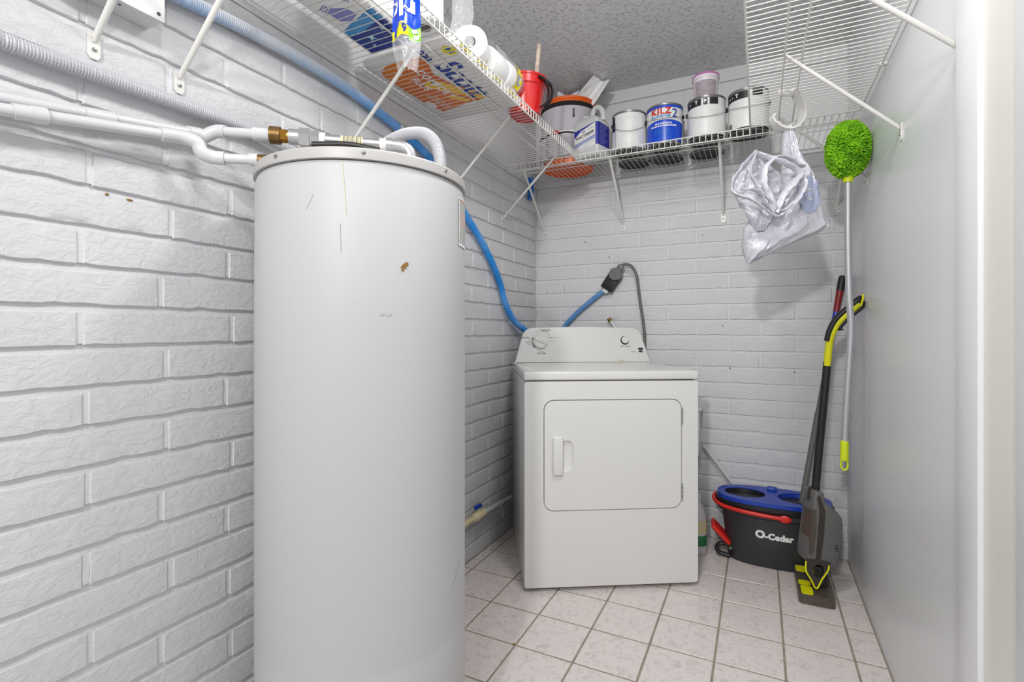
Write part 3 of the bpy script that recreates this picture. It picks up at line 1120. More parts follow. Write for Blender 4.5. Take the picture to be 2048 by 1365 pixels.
def paint_can(label, x, y, zrot, style, group=None, ears=True):
    t = thing('paint_can', label, 'paint can', (x, y, ZD), group)
    c = (x, y, ZD)
    MB().lathe([(CR - .006, .004), (CR - .004, 0), (CR, 0), (CR + .0012, .002), (CR + .0012, .005), (CR - .0006, .007), (CR - .0006, CHT - .010),
                (CR + .0012, CHT - .008), (CR + .0014, CHT - .002), (CR - .001, CHT), (CR - .008, CHT), (CR - .010, CHT - .006)], c, 48, caps=False).build('body', style.get('body', 'canrim'), t)
    MB().lathe([(.0001, .006), (CR - .006, .006), (CR - .006, .004)], c, 40, caps=False).build('base', 'candark', t)
    MB().lathe([(CR - .009, CHT - .006), (CR - .014, CHT - .004), (CR - .018, CHT - .008), (.0001, CHT - .008)], c, 40, caps=False).build('lid', 'canrim', t)

    def surf(dx, h, r=CR + .0004):
        a = zrot + dx / CR
        return Vector((x + r * math.cos(a), y + r * math.sin(a), ZD + h))
    lab = None
    for i, (m, h0, h1, a, b, fn) in enumerate(style['bands']):
        mb = MB()
        mb.grid(lambda u, v: surf((a + (b - a) * u) * CR, (h0 + (h1 - h0) * v) if fn is None else fn(u, v), CR + .0004 * (i + 1)), 40, 2)
        o = mb.build('label' if i == 0 else 'label_print', m, t if i == 0 else lab)
        if i == 0:
            lab = o
    for s, dx, h, size, m, kw in style.get('text', ()):
        lettering('lettering', s, size, m, lab, lambda p, q: surf(dx + p, h + q + style.get('sag', 0) * ((dx + p) / CR) ** 2, CR + .0022), **kw)
    if ears:
        ends = []
        for sgn in (-1, 1):
            a = zrot + sgn * style.get('ear', 1.45)
            p = Vector((x + (CR + .003) * math.cos(a), y + (CR + .003) * math.sin(a), ZD + CHT * .70))
            MB().lathe([(.010, -.003), (.010, .002), (.005, .006), (.0001, .006)], p, 14, (math.cos(a), math.sin(a), 0), caps=False).build('ear', 'candark', t)
            ends.append((a, p))
        pts = []
        for k in range(25):
            u = k / 24
            a = ends[0][0] + (ends[1][0] - ends[0][0]) * u
            sag = style.get('bail', .048) * math.sin(PI * u)
            r = CR + .006 + .004 * math.sin(PI * u)
            pts.append((x + r * math.cos(a), y + r * math.sin(a), ZD + CHT * .70 - sag))
        MB().tube(pts, .0012, 6).build('bail_handle', 'grey', t)
    return t


FA = -PI / 2     # bearing of the side turned to the room
wrap = ('canwhite', .009, CHT - .012, -PI, PI, None)
facing = lambda x, y: math.atan2(-y, -x)
paint_can('white paint can with a bare dripped front, left of the blue-labelled can', -.583, 2.522, facing(-.583, 2.522),
          dict(bands=[wrap, ('canwhite', .02, CHT - .015, -.7, .9, None), ('inkblue', .012, .14, -.92, -.895, None), ('candark', .10, CHT - .016, -1.25, -.93, None)], ear=1.2, bail=.05))


def kilz_edge(u, v):
    top = .098 + .011 * math.sin(PI * u)
    return .009 + (top - .009) * v


paint_can('white and blue KILZ 2 primer can with red lettering on the back shelf', -.411, 2.522, facing(-.411, 2.522) - .08,
          dict(bands=[wrap, ('canblue', 0, 0, -1.3, 1.3, kilz_edge), ('canblue', CHT - .022, CHT - .011, -PI, PI, None)],
               text=[('KILZ', -.012, .1495, .041, 'inkred', dict(bold=.0016, spacing=1.16)), ('2', .053, .137, .058, 'inkblue', dict(bold=.0004)),
                     ('ALL-PURPOSE', -.014, .1265, .0150, 'packsky', dict(bold=.0006)),
                     ('INTERIOR / EXTERIOR PRIMER', -.008, .1165, .0068, 'inkgrey', {}),
                     ('MULTI-SURFACE', .0, .092, .0105, 'inkwhite', dict(bold=.0004)), ('SEALER & STAINBLOCKER', .0, .081, .0105, 'inkwhite', dict(bold=.0004)),
                     ('Excellent Adhesion\nFast Drying Formula\nBlocks Medium Stains\nLow Odor', -.004, .052, .0088, 'packsky', {}),
                     ('1 GALLON   3.78 L', .0, .022, .010, 'packsky', {})], ear=1.35, bail=.022))
paint_can('white paint can with a broken black top band, under the pink-lidded tub', -.222, 2.522, facing(-.222, 2.522),
          dict(bands=[wrap, ('inkblack', CHT - .044, CHT - .013, -1.3, -.28, None), ('inkblack', CHT - .044, CHT - .013, -.16, .05, None), ('inkblack', CHT - .044, CHT - .013, .16, .62, None),
                      ('candark', .001, .010, -1.4, 1.4, None)],
               text=[('T', -.045, CHT - .028, .02, 'inkwhite', dict(bold=.001)), ('P', -.006, CHT - .028, .02, 'inkwhite', dict(bold=.001)), ('•', -.08, CHT - .028, .03, 'inkwhite', {})], ear=1.5, bail=.045))
paint_can('white paint can with a continuous black top band, nearest the plain right wall', -.045, 2.522, facing(-.045, 2.522),
          dict(bands=[wrap, ('inkblack', CHT - .046, CHT - .013, -1.4, .02, None), ('inkblack', CHT - .040, CHT - .013, .2, .75, None), ('candark', .001, .016, -1.4, 1.4, None),
                      ('inkgrey', .02, .045, -1.2, -.9, None)],
               text=[('T', -.048, CHT - .029, .022, 'inkwhite', dict(bold=.001)), ('• •', -.078, CHT - .031, .026, 'inkwhite', {})], ear=1.5, bail=.035))
for lx, x, y in (('left', -.598, 2.706), ('middle', -.428, 2.706), ('right', -.236, 2.708)):
    paint_can('%s of three paint cans in the back row, its dark base seen through the shelf' % {'left': 'leftmost', 'middle': 'middle', 'right': 'rightmost'}[lx], x, y, FA,
              dict(bands=[wrap]), 'paint cans of the back row', ears=False)
tb = thing('plastic_tub', 'small white tub with a pink lid standing on a paint can', 'tub', (-.224, 2.505, ZD + CHT))
tz = ZD + CHT + .0005
MB().lathe([(.0001, 0), (.046, 0), (.048, .003), (.0565, .088), (.0575, .09), (.0575, .094)], (-.224, 2.505, tz), 40, caps=False).build('tub', 'tub', tb)
mb = MB()
ft = facing(-.224, 2.505)
mb.grid(lambda u, v: Vector((-.224 + (.0489 + .0072 * v * .95 + .0004) * math.cos(ft - .95 + 1.9 * u), 2.505 + (.0489 + .0072 * v * .95 + .0004) * math.sin(ft - .95 + 1.9 * u), tz + .008 + .066 * v)), 20, 2)
mb.build('label', 'tublabel', tb)
MB().lathe([(.0585, .088), (.0592, .090), (.0592, .103), (.057, .106), (.0001, .106)], (-.224, 2.505, tz), 40, caps=False).build('lid_skirt', 'tub', tb)
MB().lathe([(.0598, .100), (.0598, .106), (.058, .109), (.052, .108), (.0001, .107)], (-.224, 2.505, tz), 40, caps=False).build('lid', 'pink', tb)

# ------------------------------------------------------------------ paint thinner jug
e1, e2 = Vector((-.94, .341, 0)).normalized(), Vector((.341, .94, 0)).normalized()
jc = Vector((-.722, 2.440, ZD))
jg = thing('paint_thinner_jug', 'translucent jug of paint thinner with a blue and white label', 'jug', tuple(jc + e1 * .075 + e2 * .055))
JT = Matrix(((e1.x, e2.x, 0, jc.x), (e1.y, e2.y, 0, jc.y), (0, 0, 1.10, jc.z), (0, 0, 0, 1)))
sec = [(.0, .006, .010), (.004, .002, .012), (.012, 0, .014), (.150, 0, .014), (.168, .006, .018), (.182, .022, .02), (.190, .034, .016)]
mb = MB()
rings = []
for z, ins, r in sec:
    rings.append([mb.bm.verts.new(JT @ Vector((x, y, z))) for x, y in rrect(ins, ins * .7, .15 - ins, .11 - ins * .7, r, 5)])
for a, b in zip(rings[:-1], rings[1:]):
    for i in range(len(a)):
        mb.bm.faces.new([a[i], a[(i + 1) % len(a)], b[(i + 1) % len(a)], b[i]])
mb.bm.faces.new(rings[0][::-1])
mb.bm.faces.new(rings[-1])
mb.build('body', 'jug', jg)
MB().tube(spline([JT @ Vector(p) for p in ((.072, .055, .186), (.068, .055, .212), (.052, .055, .232), (.030, .055, .230), (.012, .055, .212), (.004, .055, .19), (.006, .055, .165))], .008), .0135, 12, up=Vector((0, 0, 1))).build('handle', 'jug', jg)
MB().lathe([(.020, .185), (.020, .205), (.0215, .205), (.0215, .224), (.019, .227), (.0001, .227)], JT @ Vector((.112, .055, 0)), 24, caps=False).build('cap', 'pvc', jg)
# label: white face on the left, blue face on the right
LF = lambda x, z, d=.0006: JT @ Vector((x, -d, z))          # left face (y=0), x grows to the left
RF = lambda y, z, d=.0006: JT @ Vector((-d, y, z))          # right face (x=0)
mb = MB().faces_from([LF(.012, .045), LF(.145, .025), LF(.145, .128), LF(.012, .148)], [(0, 1, 2, 3)])
jl = mb.build('label', 'labelwhite', jg, smooth=0, fix=False)
MB().faces_from([RF(.012, .045), RF(.098, .042), RF(.098, .140), RF(.012, .148)], [(0, 1, 2, 3)]).build('label_side', 'jugblue', jg, smooth=0, fix=False)
mb = MB()
mb.grid(lambda u, v: JT @ Vector((.014 - .014 * math.sin(PI / 2 * u) - .0006 * math.sin(PI / 2 * u), .014 - .014 * math.cos(PI / 2 * u) - .0006 * math.cos(PI / 2 * u), .045 + .103 * v)), 6, 1)
mb.build('label_corner', 'jugblue', jg)
MB().faces_from([LF(.012, .148, .001), LF(.145, .128, .001), LF(.145, .095, .001), LF(.100, .125, .001), LF(.06, .134, .001), LF(.012, .146, .001)], [(0, 1, 2, 3, 4, 5)]).build('label_band', 'jugblue', jl, smooth=0, fix=False)
MB().faces_from([LF(.014, .092, .001), LF(.145, .068, .001), LF(.145, .045, .001), LF(.08, .064, .001), LF(.014, .074, .001)], [(0, 1, 2, 3, 4)]).build('label_print', 'juglilac', jl, smooth=0, fix=False)
jf = lambda x0, z0: (lambda p, q: LF(x0 - p, z0 + q + .14 * p, .0014))
lettering('lettering', 'PAINT THINNER', .0155, 'inkblack', jl, jf(.078, .100), bold=.0005)
lettering('lettering', 'DILUANT A PEINTURE', .0062, 'inkgrey', jl, jf(.070, .092))
lettering('lettering', 'KS', .017, 'jugblue', jl, jf(.085, .117), bold=.0004)
lettering('lettering', 'Pure Mineral', .007, 'inkgrey', jl, jf(.038, .124))
lettering('lettering', 'DANGER! HARMFUL OR FATAL IF\nSWALLOWED. COMBUSTIBLE.', .0062, 'juglilac', jl, jf(.100, .040))
lettering('lettering', 'ONE GALLON / 3.78 L', .0062, 'juglilac', jl, jf(.050, .060))
for k in range(9):
    MB().faces_from([RF(.018, .135 - k * .0098, .001), RF(.085 - (k % 3) * .012, .133 - k * .0098, .001), RF(.085 - (k % 3) * .012, .131 - k * .0098, .001), RF(.018, .133 - k * .0098, .001)], [(0, 1, 2, 3)]).build('print_line', 'juglilac', jg, smooth=0, fix=False)

# ------------------------------------------------------------------ orange bucket with tool organiser
bx, by = -.945, 2.640
ob = thing('bucket', 'orange bucket wrapped in a grey fabric tool organiser in the shelf corner', 'bucket', (bx, by, ZD))
MB().lathe([(.0001, .008), (.128, .008), (.130, 0), (.134, 0), (.138, .30), (.146, .305), (.146, .335), (.149, .337), (.150, .348), (.146, .350), (.140, .348), (.137, .30), (.127, .012), (.0001, .012)], (bx, by, ZD), 56, caps=False).build('pail', 'orange', ob)
MB().lathe([(.1345, .035), (.144, .05), (.147, .20), (.150, .302), (.148, .304), (.142, .30)], (bx, by, ZD), 56, caps=False).build('organiser', 'fabric', ob)
MB().lathe([(.148, .296), (.1525, .298), (.153, .318), (.148, .322)], (bx, by, ZD), 56, caps=False).build('binding', 'black_fabric', ob)
fb = facing(bx, by)
for k, a in enumerate([fb + d for d in (-1.15, -.62, -.10, .42, .95)]):
    mb = MB()
    mb.grid(lambda u, v: Vector((bx + (.149 + .016 * math.sin(PI * u) ** .6 * (1 - .3 * v)) * math.cos(a - .24 + .48 * u), by + (.149 + .016 * math.sin(PI * u) ** .6 * (1 - .3 * v)) * math.sin(a - .24 + .48 * u), ZD + .035 + .115 * v)), 12, 3)
    pk = mb.build('pocket', 'fabric', ob)
    MB().tube([Vector((bx + (.151 + .0112 * math.sin(PI * u / 12) ** .6) * math.cos(a - .24 + .04 * u), by + (.151 + .0112 * math.sin(PI * u / 12) ** .6) * math.sin(a - .24 + .04 * u), ZD + .152)) for u in range(13)], .004, 6).build('pocket_binding', 'black_fabric', pk)
a = fb + .18
MB().tube([Vector((bx + .1525 * math.cos(a), by + .1525 * math.sin(a), ZD + z)) for z in (.235, .262, .278)], [.005, .003, .0045], 8).build('clip', 'black', ob)
a = fb - .42
MB().box((-.018, -.004, -.009), (.018, .004, .009), .002, 1, Matrix.Translation((bx + .164 * math.cos(a), by + .164 * math.sin(a), ZD + .158)) @ Matrix.Rotation(a + PI / 2, 4, 'Z') @ Matrix.Rotation(.5, 4, 'Y')).build('tool_tag', 'bright_red', ob)
MB().lathe([(.150, .158), (.1515, .166)], (bx, by, ZD), 30, caps=False, a0=fb - .35, a1=fb + .4).build('reflective_strip', 'labelwhite', ob)


def sheet(name, label, cat, O, u, v, w, h, amp, seed, m, fold=0.0, thick=.004):
    """a crumpled, thick-edged piece of paper"""
    u, v = Vector(u).normalized(), Vector(v).normalized()
    nrm = u.cross(v)
    O = Vector(O)

    def f(a, b, s):
        p = O + u * (a - .5) * w * (1 + .12 * math.sin(3 * b + seed)) + v * b * h
        k = noise.noise(Vector((a * 3.2, b * 3.2, seed * 5.0))) * amp + noise.noise(Vector((a * 8, b * 8, seed * 9.0))) * amp * .35
        return p + nrm * (k + fold * abs(a - .5) + s)
    mb = MB()
    n, k = 14, 14
    A = [[mb.bm.verts.new(f(i / n, j / k, 0)) for j in range(k + 1)] for i in range(n + 1)]
    B = [[mb.bm.verts.new(f(i / n, j / k, -thick)) for j in range(k + 1)] for i in range(n + 1)]
    for i in range(n):
        for j in range(k):
            mb.bm.faces.new([A[i][j], A[i + 1][j], A[i + 1][j + 1], A[i][j + 1]])
            mb.bm.faces.new([B[i][j + 1], B[i + 1][j + 1], B[i + 1][j], B[i][j]])
    for i in range(n):
        mb.bm.faces.new([A[i + 1][0], A[i][0], B[i][0], B[i + 1][0]])
        mb.bm.faces.new([A[i][k], A[i + 1][k], B[i + 1][k], B[i][k]])
        mb.bm.faces.new([A[0][i], A[0][i + 1], B[0][i + 1], B[0][i]])
        mb.bm.faces.new([A[n][i + 1], A[n][i], B[n][i], B[n][i + 1]])
    o = mb.build(name, m, None, smooth=50, org=tuple(O))
    return tag(o, label, cat)


sheet('paper_towel', 'large crumpled white paper sticking up out of the orange bucket', 'paper', (bx + .055, by - .02, ZD + .30), (.85, .35, -.25), (.62, .1, .75), .10, .205, .03, 1.3, 'paper', .12, .006)
sheet('paper_towel', 'smaller folded white paper at the left inside the orange bucket', 'paper', (bx - .03, by + .01, ZD + .30), (.9, .4, .1), (.1, .2, .95), .11, .135, .02, 4.1, 'paper', .1, .006)

# ------------------------------------------------------------------ red pail with stirring stick
rx, ry = -.866, 1.890
rp = thing('bucket', 'small red paint pail with a black strap on the left shelf', 'bucket', (rx, ry, ZD))
MB().lathe([(.0001, .004), (.060, .004), (.062, 0), (.064, 0), (.080, .105), (.086, .108), (.089, .135), (.092, .137), (.092, .145), (.088, .146), (.077, .104), (.060, .008), (.0001, .008)], (rx, ry, ZD), 48, caps=False).build('pail', 'red', rp)
fr = facing(rx, ry)
MB().faces_from([(rx + .089 * math.cos(fr - 1.05), ry + .089 * math.sin(fr - 1.05), ZD + .145), (rx + .089 * math.cos(fr - .35), ry + .089 * math.sin(fr - .35), ZD + .145),
                 (rx + .122 * math.cos(fr - .72), ry + .122 * math.sin(fr - .72), ZD + .142), (rx + .085 * math.cos(fr - .7), ry + .085 * math.sin(fr - .7), ZD + .098)],
                [(0, 2, 3), (2, 1, 3), (0, 1, 2), (0, 3, 1)]).build('spout', 'red', rp, smooth=0)
MB().tube(spline([Vector((rx + r * math.cos(fr + d), ry + r * math.sin(fr + d), ZD + z)) for r, d, z in ((.091, .62, .130), (.104, .85, .118), (.112, 1.02, .08), (.106, 1.0, .035), (.088, .80, .012))], .01), .011, 10, flat=.45).build('strap', 'black', rp)
MB().tube(spline([Vector((rx + r * math.cos(fr + d), ry + r * math.sin(fr + d), ZD + z)) for r, d, z in ((.093, .95, .128), (.118, 1.2, .10), (.113, 1.2, .05), (.09, 1.1, .02))], .01), .009, 10, flat=.6).build('strap', 'black', rp)
st = MB().box((-.008, -.0025, 0), (.008, .0025, .295), .001, 1, Matrix.Translation((rx + .02, ry + .035, ZD + .012)) @ Matrix.Rotation(.10, 4, 'Y') @ Matrix.Rotation(.45, 4, 'Z')).build('paint_stick', 'wood', None, org=(rx + .02, ry + .035, ZD + .012))
tag(st, 'paint-smeared wooden stirring stick standing in the red pail', 'stick')

# ------------------------------------------------------------------ toilet paper packs on the left shelf


def pack(name, label, lo, hi, bulge, m='packwhite', seed=0):
    t = thing(name, label, 'toilet paper', ((lo[0] + hi[0]) / 2, (lo[1] + hi[1]) / 2, lo[2]))
    mb = MB().box(lo, hi, .018, 3)
    bmesh.ops.subdivide_edges(mb.bm, edges=list(mb.bm.edges), cuts=2, use_grid_fill=True)
    mb.warp(lambda p: p + Vector((noise.noise(p * 14 + Vector((seed, 0, 0))), noise.noise(p * 14 + Vector((0, seed, 7))), max(0, noise.noise(p * 16 + Vector((3, seed, 0))) if p.z > lo[2] + .008 else 0))) * bulge)
    return t, mb.build('wrap', m, t, smooth=60)


def down(z):
    """map (along +Y, towards +X) print onto an underside at height z, read from below"""
    return lambda cx, cy: (lambda p, q: Vector((cx + q, cy + p, z)))


pz = ZD + .0002
t, w = pack('paper_pack', 'flat white toilet paper pack with orange print underneath on the left shelf', (-1.195, 1.295, pz), (-.835, 1.80, pz + .034), .004, seed=2)
zb = pz - .0006


def flat_print(name, m, pts, z, parent):
    return MB().faces_from([Vector((x, y, z)) for x, y in pts], [tuple(range(len(pts)))]).build(name, m, parent, smooth=0)


og = [(-1.165, 1.375), (-1.15, 1.345), (-1.115, 1.325), (-1.04, 1.315), (-.985, 1.325), (-.965, 1.345), (-1.00, 1.43), (-.985, 1.47), (-.965, 1.52), (-.955, 1.56), (-.930, 1.62), (-.918, 1.665), (-1.00, 1.675), (-1.135, 1.700), (-1.155, 1.64), (-1.165, 1.5)]
flat_print('orange_print', 'packorange', og, zb, w)
flat_print('gold_print', 'packgold', [(-1.085, 1.50), (-1.06, 1.47), (-1.02, 1.475), (-.96, 1.56), (-.912, 1.672), (-.95, 1.66), (-1.0, 1.60)], zb - .0004, w)
flat_print('gold_print', 'packgold', [(-1.05, 1.60), (-1.02, 1.59), (-.985, 1.66), (-1.01, 1.667)], zb - .0004, w)
flat_print('white_streak', 'packwhite', [(-1.0, 1.435), (-.985, 1.455), (-.955, 1.55), (-.975, 1.54)], zb - .0004, w)
dn = down(zb - .0008)
lettering('lettering', 'Scott', .122, 'inkblue', w, dn(-.932, 1.515), bold=.003, shear=.1)
lettering('lettering', 'COMFORT', .042, 'inkwhite', w, dn(-1.035, 1.50), bold=.0012, spacing=1.1)
lettering('lettering', 'PLUS', .040, 'inkwhite', w, dn(-1.082, 1.475), bold=.0012, spacing=1.1)
lettering('lettering', 'TOILET PAPER\n12 DOUBLE ROLLS', .018, 'inkwhite', w, dn(-1.10, 1.625))
flat_print('white_roll_print', 'packwhite', [(-1.145 + .018 * math.cos(k * PI / 6), 1.63 + .03 * math.sin(k * PI / 6)) for k in range(12)], zb - .0004, w)
flat_print('yellow_print', 'packyellow', [(-.872 + .024 * math.cos(k * PI / 6), 1.335 + .028 * math.sin(k * PI / 6)) for k in range(12)], zb, w)
lettering('lettering', '9 5', .026, 'inkblue', w, dn(-.872, 1.335), bold=.0015)
lettering('lettering', 'con', .045, 'inkblue', w, dn(-.955, 1.325), bold=.0015)
# the side of the pack towards the room, with yellow and blue print
sd = lambda y0, z0: (lambda p, q: Vector((-.8338 + .0045, y0 + p, z0 + q)))
for y in (1.36, 1.47, 1.58, 1.70):
    MB().faces_from([(-.829, y - .03, pz + .006), (-.829, y + .035, pz + .006), (-.829, y + .028, pz + .024), (-.829, y - .02, pz + .022)], [(0, 1, 2, 3)]).build('yellow_print', 'packyellow', w, smooth=0)
    lettering('lettering', 'Scott', .018, 'inkblue', w, lambda p, q: Vector((-.828, y + p, pz + .015 + q)), bold=.0004)

t, w = pack('paper_pack', 'white and violet toilet paper pack with a dark blue starry end on the left shelf', (-1.115, .80, pz), (-.935, 1.262, pz + .115), .006, seed=5)
flat_print('violet_print', 'packviolet', [(-1.07, 1.035), (-1.045, 1.02), (-1.01, 1.035), (-1.0, 1.07), (-1.035, 1.085), (-1.065, 1.075)], zb, w)
flat_print('violet_print', 'packviolet', [(-1.0, .985), (-.97, .98), (-.96, 1.01), (-.985, 1.02)], zb, w)
for k in range(4):
    flat_print('violet_stripe', 'packviolet', [(-1.085 + .004 * k, 1.012 + .006 * k), (-1.055 + .004 * k, .998 + .006 * k), (-1.053 + .004 * k, 1.001 + .006 * k), (-1.083 + .004 * k, 1.015 + .006 * k)], zb - .0003, w)
flat_print('sky_print', 'packsky', [(-1.095, 1.115), (-1.05, 1.095), (-1.0, 1.08), (-.95, 1.06), (-.945, 1.06), (-.945, 1.115), (-1.0, 1.13), (-1.06, 1.15), (-1.095, 1.15)], zb, w)
flat_print('blue_print', 'packblue', [(-1.098, 1.135), (-1.06, 1.145), (-1.0, 1.125), (-.945, 1.112), (-.945, 1.245), (-1.098, 1.245)], zb - .0003, w)
for sx, sy, r in ((-1.04, 1.175, .018), (-.98, 1.15, .012), (-.965, 1.20, .014), (-1.06, 1.21, .010)):
    flat_print('star_print', 'packpale', [(sx + (r if k % 2 else r * .35) * math.cos(k * PI / 4), sy + (r if k % 2 else r * .35) * math.sin(k * PI / 4)) for k in range(8)], zb - .0006, w)


def roll(label, c, axis, R=.056, Lh=.10, group=None):
    t = thing('toilet_roll', label, 'toilet paper', tuple(c), group)
    ax = Vector(axis).normalized()
    MB().lathe([(.021, 0), (R - .006, 0), (R - .001, .003), (R, .01), (R, Lh - .01), (R - .004, Lh), (.021, Lh)], c, 40, tuple(ax), caps=False).build('paper', 'tissue', t)
    MB().lathe([(.021, 0), (.021, Lh), (.0195, Lh), (.0195, .0), (.021, 0)], c, 28, tuple(ax), caps=False).build('core', 'core', t)
    return t


roll('single toilet roll lying on its side, its hollow core facing the room', Vector((-.878, 1.470, pz + .034 + .004 + .060)), (-.42, .9, 0), .060, .085)
roll('toilet roll standing upright at the shelf lip behind the hanging blue wrapper', Vector((-.872, 1.205, pz)), (0, 0, 1), .055, .11)
roll('nearer of two toilet rolls inside the clear film behind the single roll', Vector((-.893, 1.588, pz + .034 + .004 + .056)), (.05, 1, 0), .056, .096, 'rolls in clear film')
roll('farther of two toilet rolls inside the clear film beside the red pail', Vector((-.885, 1.692, pz + .034 + .004 + .056)), (.02, 1, 0), .056, .096, 'rolls in clear film')
# clear film round the two rolls, gathered towards the red pail
fm = thing('plastic_film', 'crinkled clear film wrapped round the toilet rolls beside the red pail', 'plastic film', (-.887, 1.68, pz + .036))


def film(u, v):
    a = 2 * PI * u
    prof = [(0, .062), (.25, .064), (.55, .063), (.72, .060), (.84, .045), (.92, .022), (1, .030)]
    for (x0, r0), (x1, r1) in zip(prof[:-1], prof[1:]):
        if v <= x1 + 1e-9:
            r = r0 + (r1 - r0) * (v - x0) / (x1 - x0)
            break
    k = 1 + .07 * noise.noise(Vector((math.cos(a) * 3, math.sin(a) * 3, v * 9))) + (.16 * noise.noise(Vector((math.cos(a) * 6, math.sin(a) * 6, v * 14))) if v > .7 else 0)
    z = pz + .034 + .064 + math.sin(a) * r * k - max(0, v - .75) * .10
    return Vector((-.886 + math.cos(a) * r * k + max(0, v - .7) * .10, 1.568 + v * .275, max(z, pz + .0385)))


MB().grid(film, 30, 26, close_u=True).build('film', 'film', fm)
mb = MB()
mb.grid(lambda u, v: film(.86 + .26 * u, .60 + .14 * v) + Vector((.0012, 0, .0004)), 8, 5)
pr = mb.build('printed_band', 'packyellow', fm)
MB().grid(lambda u, v: film(.90 + .10 * u, .615 + .10 * v) + Vector((.0020, 0, .0006)), 5, 4).build('printed_patch', 'juglilac', pr)
# loose film standing up beside the upright roll
sheet('plastic_film', 'loose clear plastic film standing up beside the upright toilet roll', 'plastic film', (-.885, 1.38, pz + .036), (.35, .9, 0), (.05, -.12, 1), .075, .20, .03, 8.2, 'film', .1, .0012)

# printed wrapper hanging over the shelf lip
R3 = Vector((math.cos(YAW), math.sin(YAW), 0))
F3 = Vector((-math.sin(YAW), math.cos(YAW), 0))
UP = Vector((0, 0, 1))
WO = Vector((-.814, 1.048, 1.743))
wr = thing('plastic_wrapper', 'blue and yellow printed plastic wrapper hanging down over the left shelf lip', 'plastic wrapper', tuple(WO))


def wrapper(u, v, off=0.0):
    """u across, v up from the frayed clear end to the lip, then over it onto the shelf"""
    w = .050 + .026 * min(1, v / .30) - .02 * max(0, v - .55)
    x = (u - .5) * w + .010 * (.3 - v) * (1 if v < .3 else 0)
    y = .012 * math.sin(u * 9 + 1) * (.5 + .5 * v) + .006 * noise.noise(Vector((u * 6, v * 9, 2.0)))
    edge = (.010 * noise.noise(Vector((u * 12, 0, 4.0)))) if v < .03 else 0
    z = .22 * v + edge
    p = WO + R3 * x + UP * z + F3 * (y - .012 * 0)
    q = -.022 * math.cos((u - .5) * PI) * 1.0
    p += F3 * (q - off)
    return p


for nm, m, v0, v1, u0, u1 in (('clear_end', 'film', 0, .37, 0, 1), ('yellow_print', 'wrapyellow', .37, .505, 0, .62), ('green_print', 'wrapgreen', .34, .485, .62, 1.0), ('blue_print', 'wrapblue', .485, 1.02, 0, 1)):
    MB().grid(lambda u, v: wrapper(u0 + (u1 - u0) * u, v0 + (v1 - v0) * v + (.02 * (u - .5) if nm != 'clear_end' else 0), .0 if nm != 'blue_print' else .0006), 16, 10).build(nm, m, wr)
wt = lambda u0, v0, s=-1: (lambda p, q: wrapper(u0 + s * p / .072, v0 + s * q / .22, .0032))
lettering('lettering', 'rk', .064, 'inkwhite', wr, wt(.46, .70), bold=.0022)
lettering('lettering', '1', .030, 'wrapblue', wr, wt(.16, .435), bold=.0018)
lettering('lettering', '9', .024, 'inkblue', wr, wt(.50, .435, 1), bold=.0006)
for u0, v0 in ((.80, .45), (.86, .385)):
    MB().grid(lambda u, v: wrapper(u0 - .09 + .18 * u, v0 - .022 + .044 * v, .0035), 3, 3).build('white_badge', 'inkwhite', wr)

# ------------------------------------------------------------------ hook and carrier bags under the right shelf
HO = Vector((.0924, 2.1046, 1.945))
hk = thing('hanging_hook', 'large white plastic hook hanging from the right wire shelf', 'hook', tuple(HO))
path = [(.020, .010), (.034, -.010), (.052, -.045), (.054, -.085), (.036, -.118), (.006, -.134), (-.028, -.128), (-.050, -.108), (-.058, -.088), (-.050, -.080)]
sm = spline([HO + R3 * x + UP * z for x, z in path], .006)
mb = MB()
th = .0032
L0 = []
for i, p in enumerate(sm):
    t_ = (sm[min(i + 1, len(sm) - 1)] - sm[max(i - 1, 0)]).normalized()
    nn = t_.cross(F3).normalized()
    wd = .022 if i < len(sm) * .85 else .014
    L0.append([mb.bm.verts.new(p + nn * a + F3 * b) for a, b in ((-th, -wd), (th, -wd), (th, wd), (-th, wd))])
for a, b in zip(L0[:-1], L0[1:]):
    for j in range(4):
        mb.bm.faces.new([a[j], a[(j + 1) % 4], b[(j + 1) % 4], b[j]])
mb.bm.faces.new(L0[0][::-1])
mb.bm.faces.new(L0[-1])
mb.build('hook_band', 'hook', hk)
MB().tube(spline([HO + R3 * x + UP * z for x, z in ((-.022, .012), (-.020, .004), (.0, .0), (.022, .006), (.030, .012))], .006), .004, 8, flat=3.0).build('shelf_grip', 'hook', hk)


def interp(tab, v):
    for (v0, a0, b0), (v1, a1, b1) in zip(tab[:-1], tab[1:]):
        if v0 >= v >= v1:
            k = (v0 - v) / (v0 - v1)
            return a0 + (a1 - a0) * k, b0 + (b1 - b0) * k
    return tab[-1][1:]


def bag_mesh(O, tab, thick, seed, fr_amp=.018, n=44, m=60, pleat=0.0):
    """closed sack: outline table (height, left, right), bulging to both sides with creases"""
    O = Vector(O)
    z0, z1 = tab[0][0], tab[-1][0]

    def f(u, v):
        z = z0 + (z1 - z0) * v
        a, b = interp(tab, z)
        c, w = (a + b) / 2, (b - a) / 2
        ang = 2 * PI * u
        x = c + w * math.cos(ang)
        d = math.sin(ang) * min(thick, w * .9)
        q = Vector((math.cos(ang) * 2.3 + seed, v * 4.2, math.sin(ang) * 2.0))
        cr = abs(noise.noise(q * 1.3)) * 1.4 + abs(noise.noise(q * 3.1)) * .6 - .5
        pl = pleat * math.sin(x * 150 + 3 * math.sin(z * 20)) * max(0, 1 - v * 2.2)
        sg = 1 if math.sin(ang) >= 0 else -1
        fade = min(1, w / .03)
        return O + R3 * x + UP * z + F3 * (d + sg * (cr * fr_amp + pl) * fade * abs(math.sin(ang)) ** .5)
    mb = MB()
    mb.grid(f, n, m, close_u=True)
    return mb, f


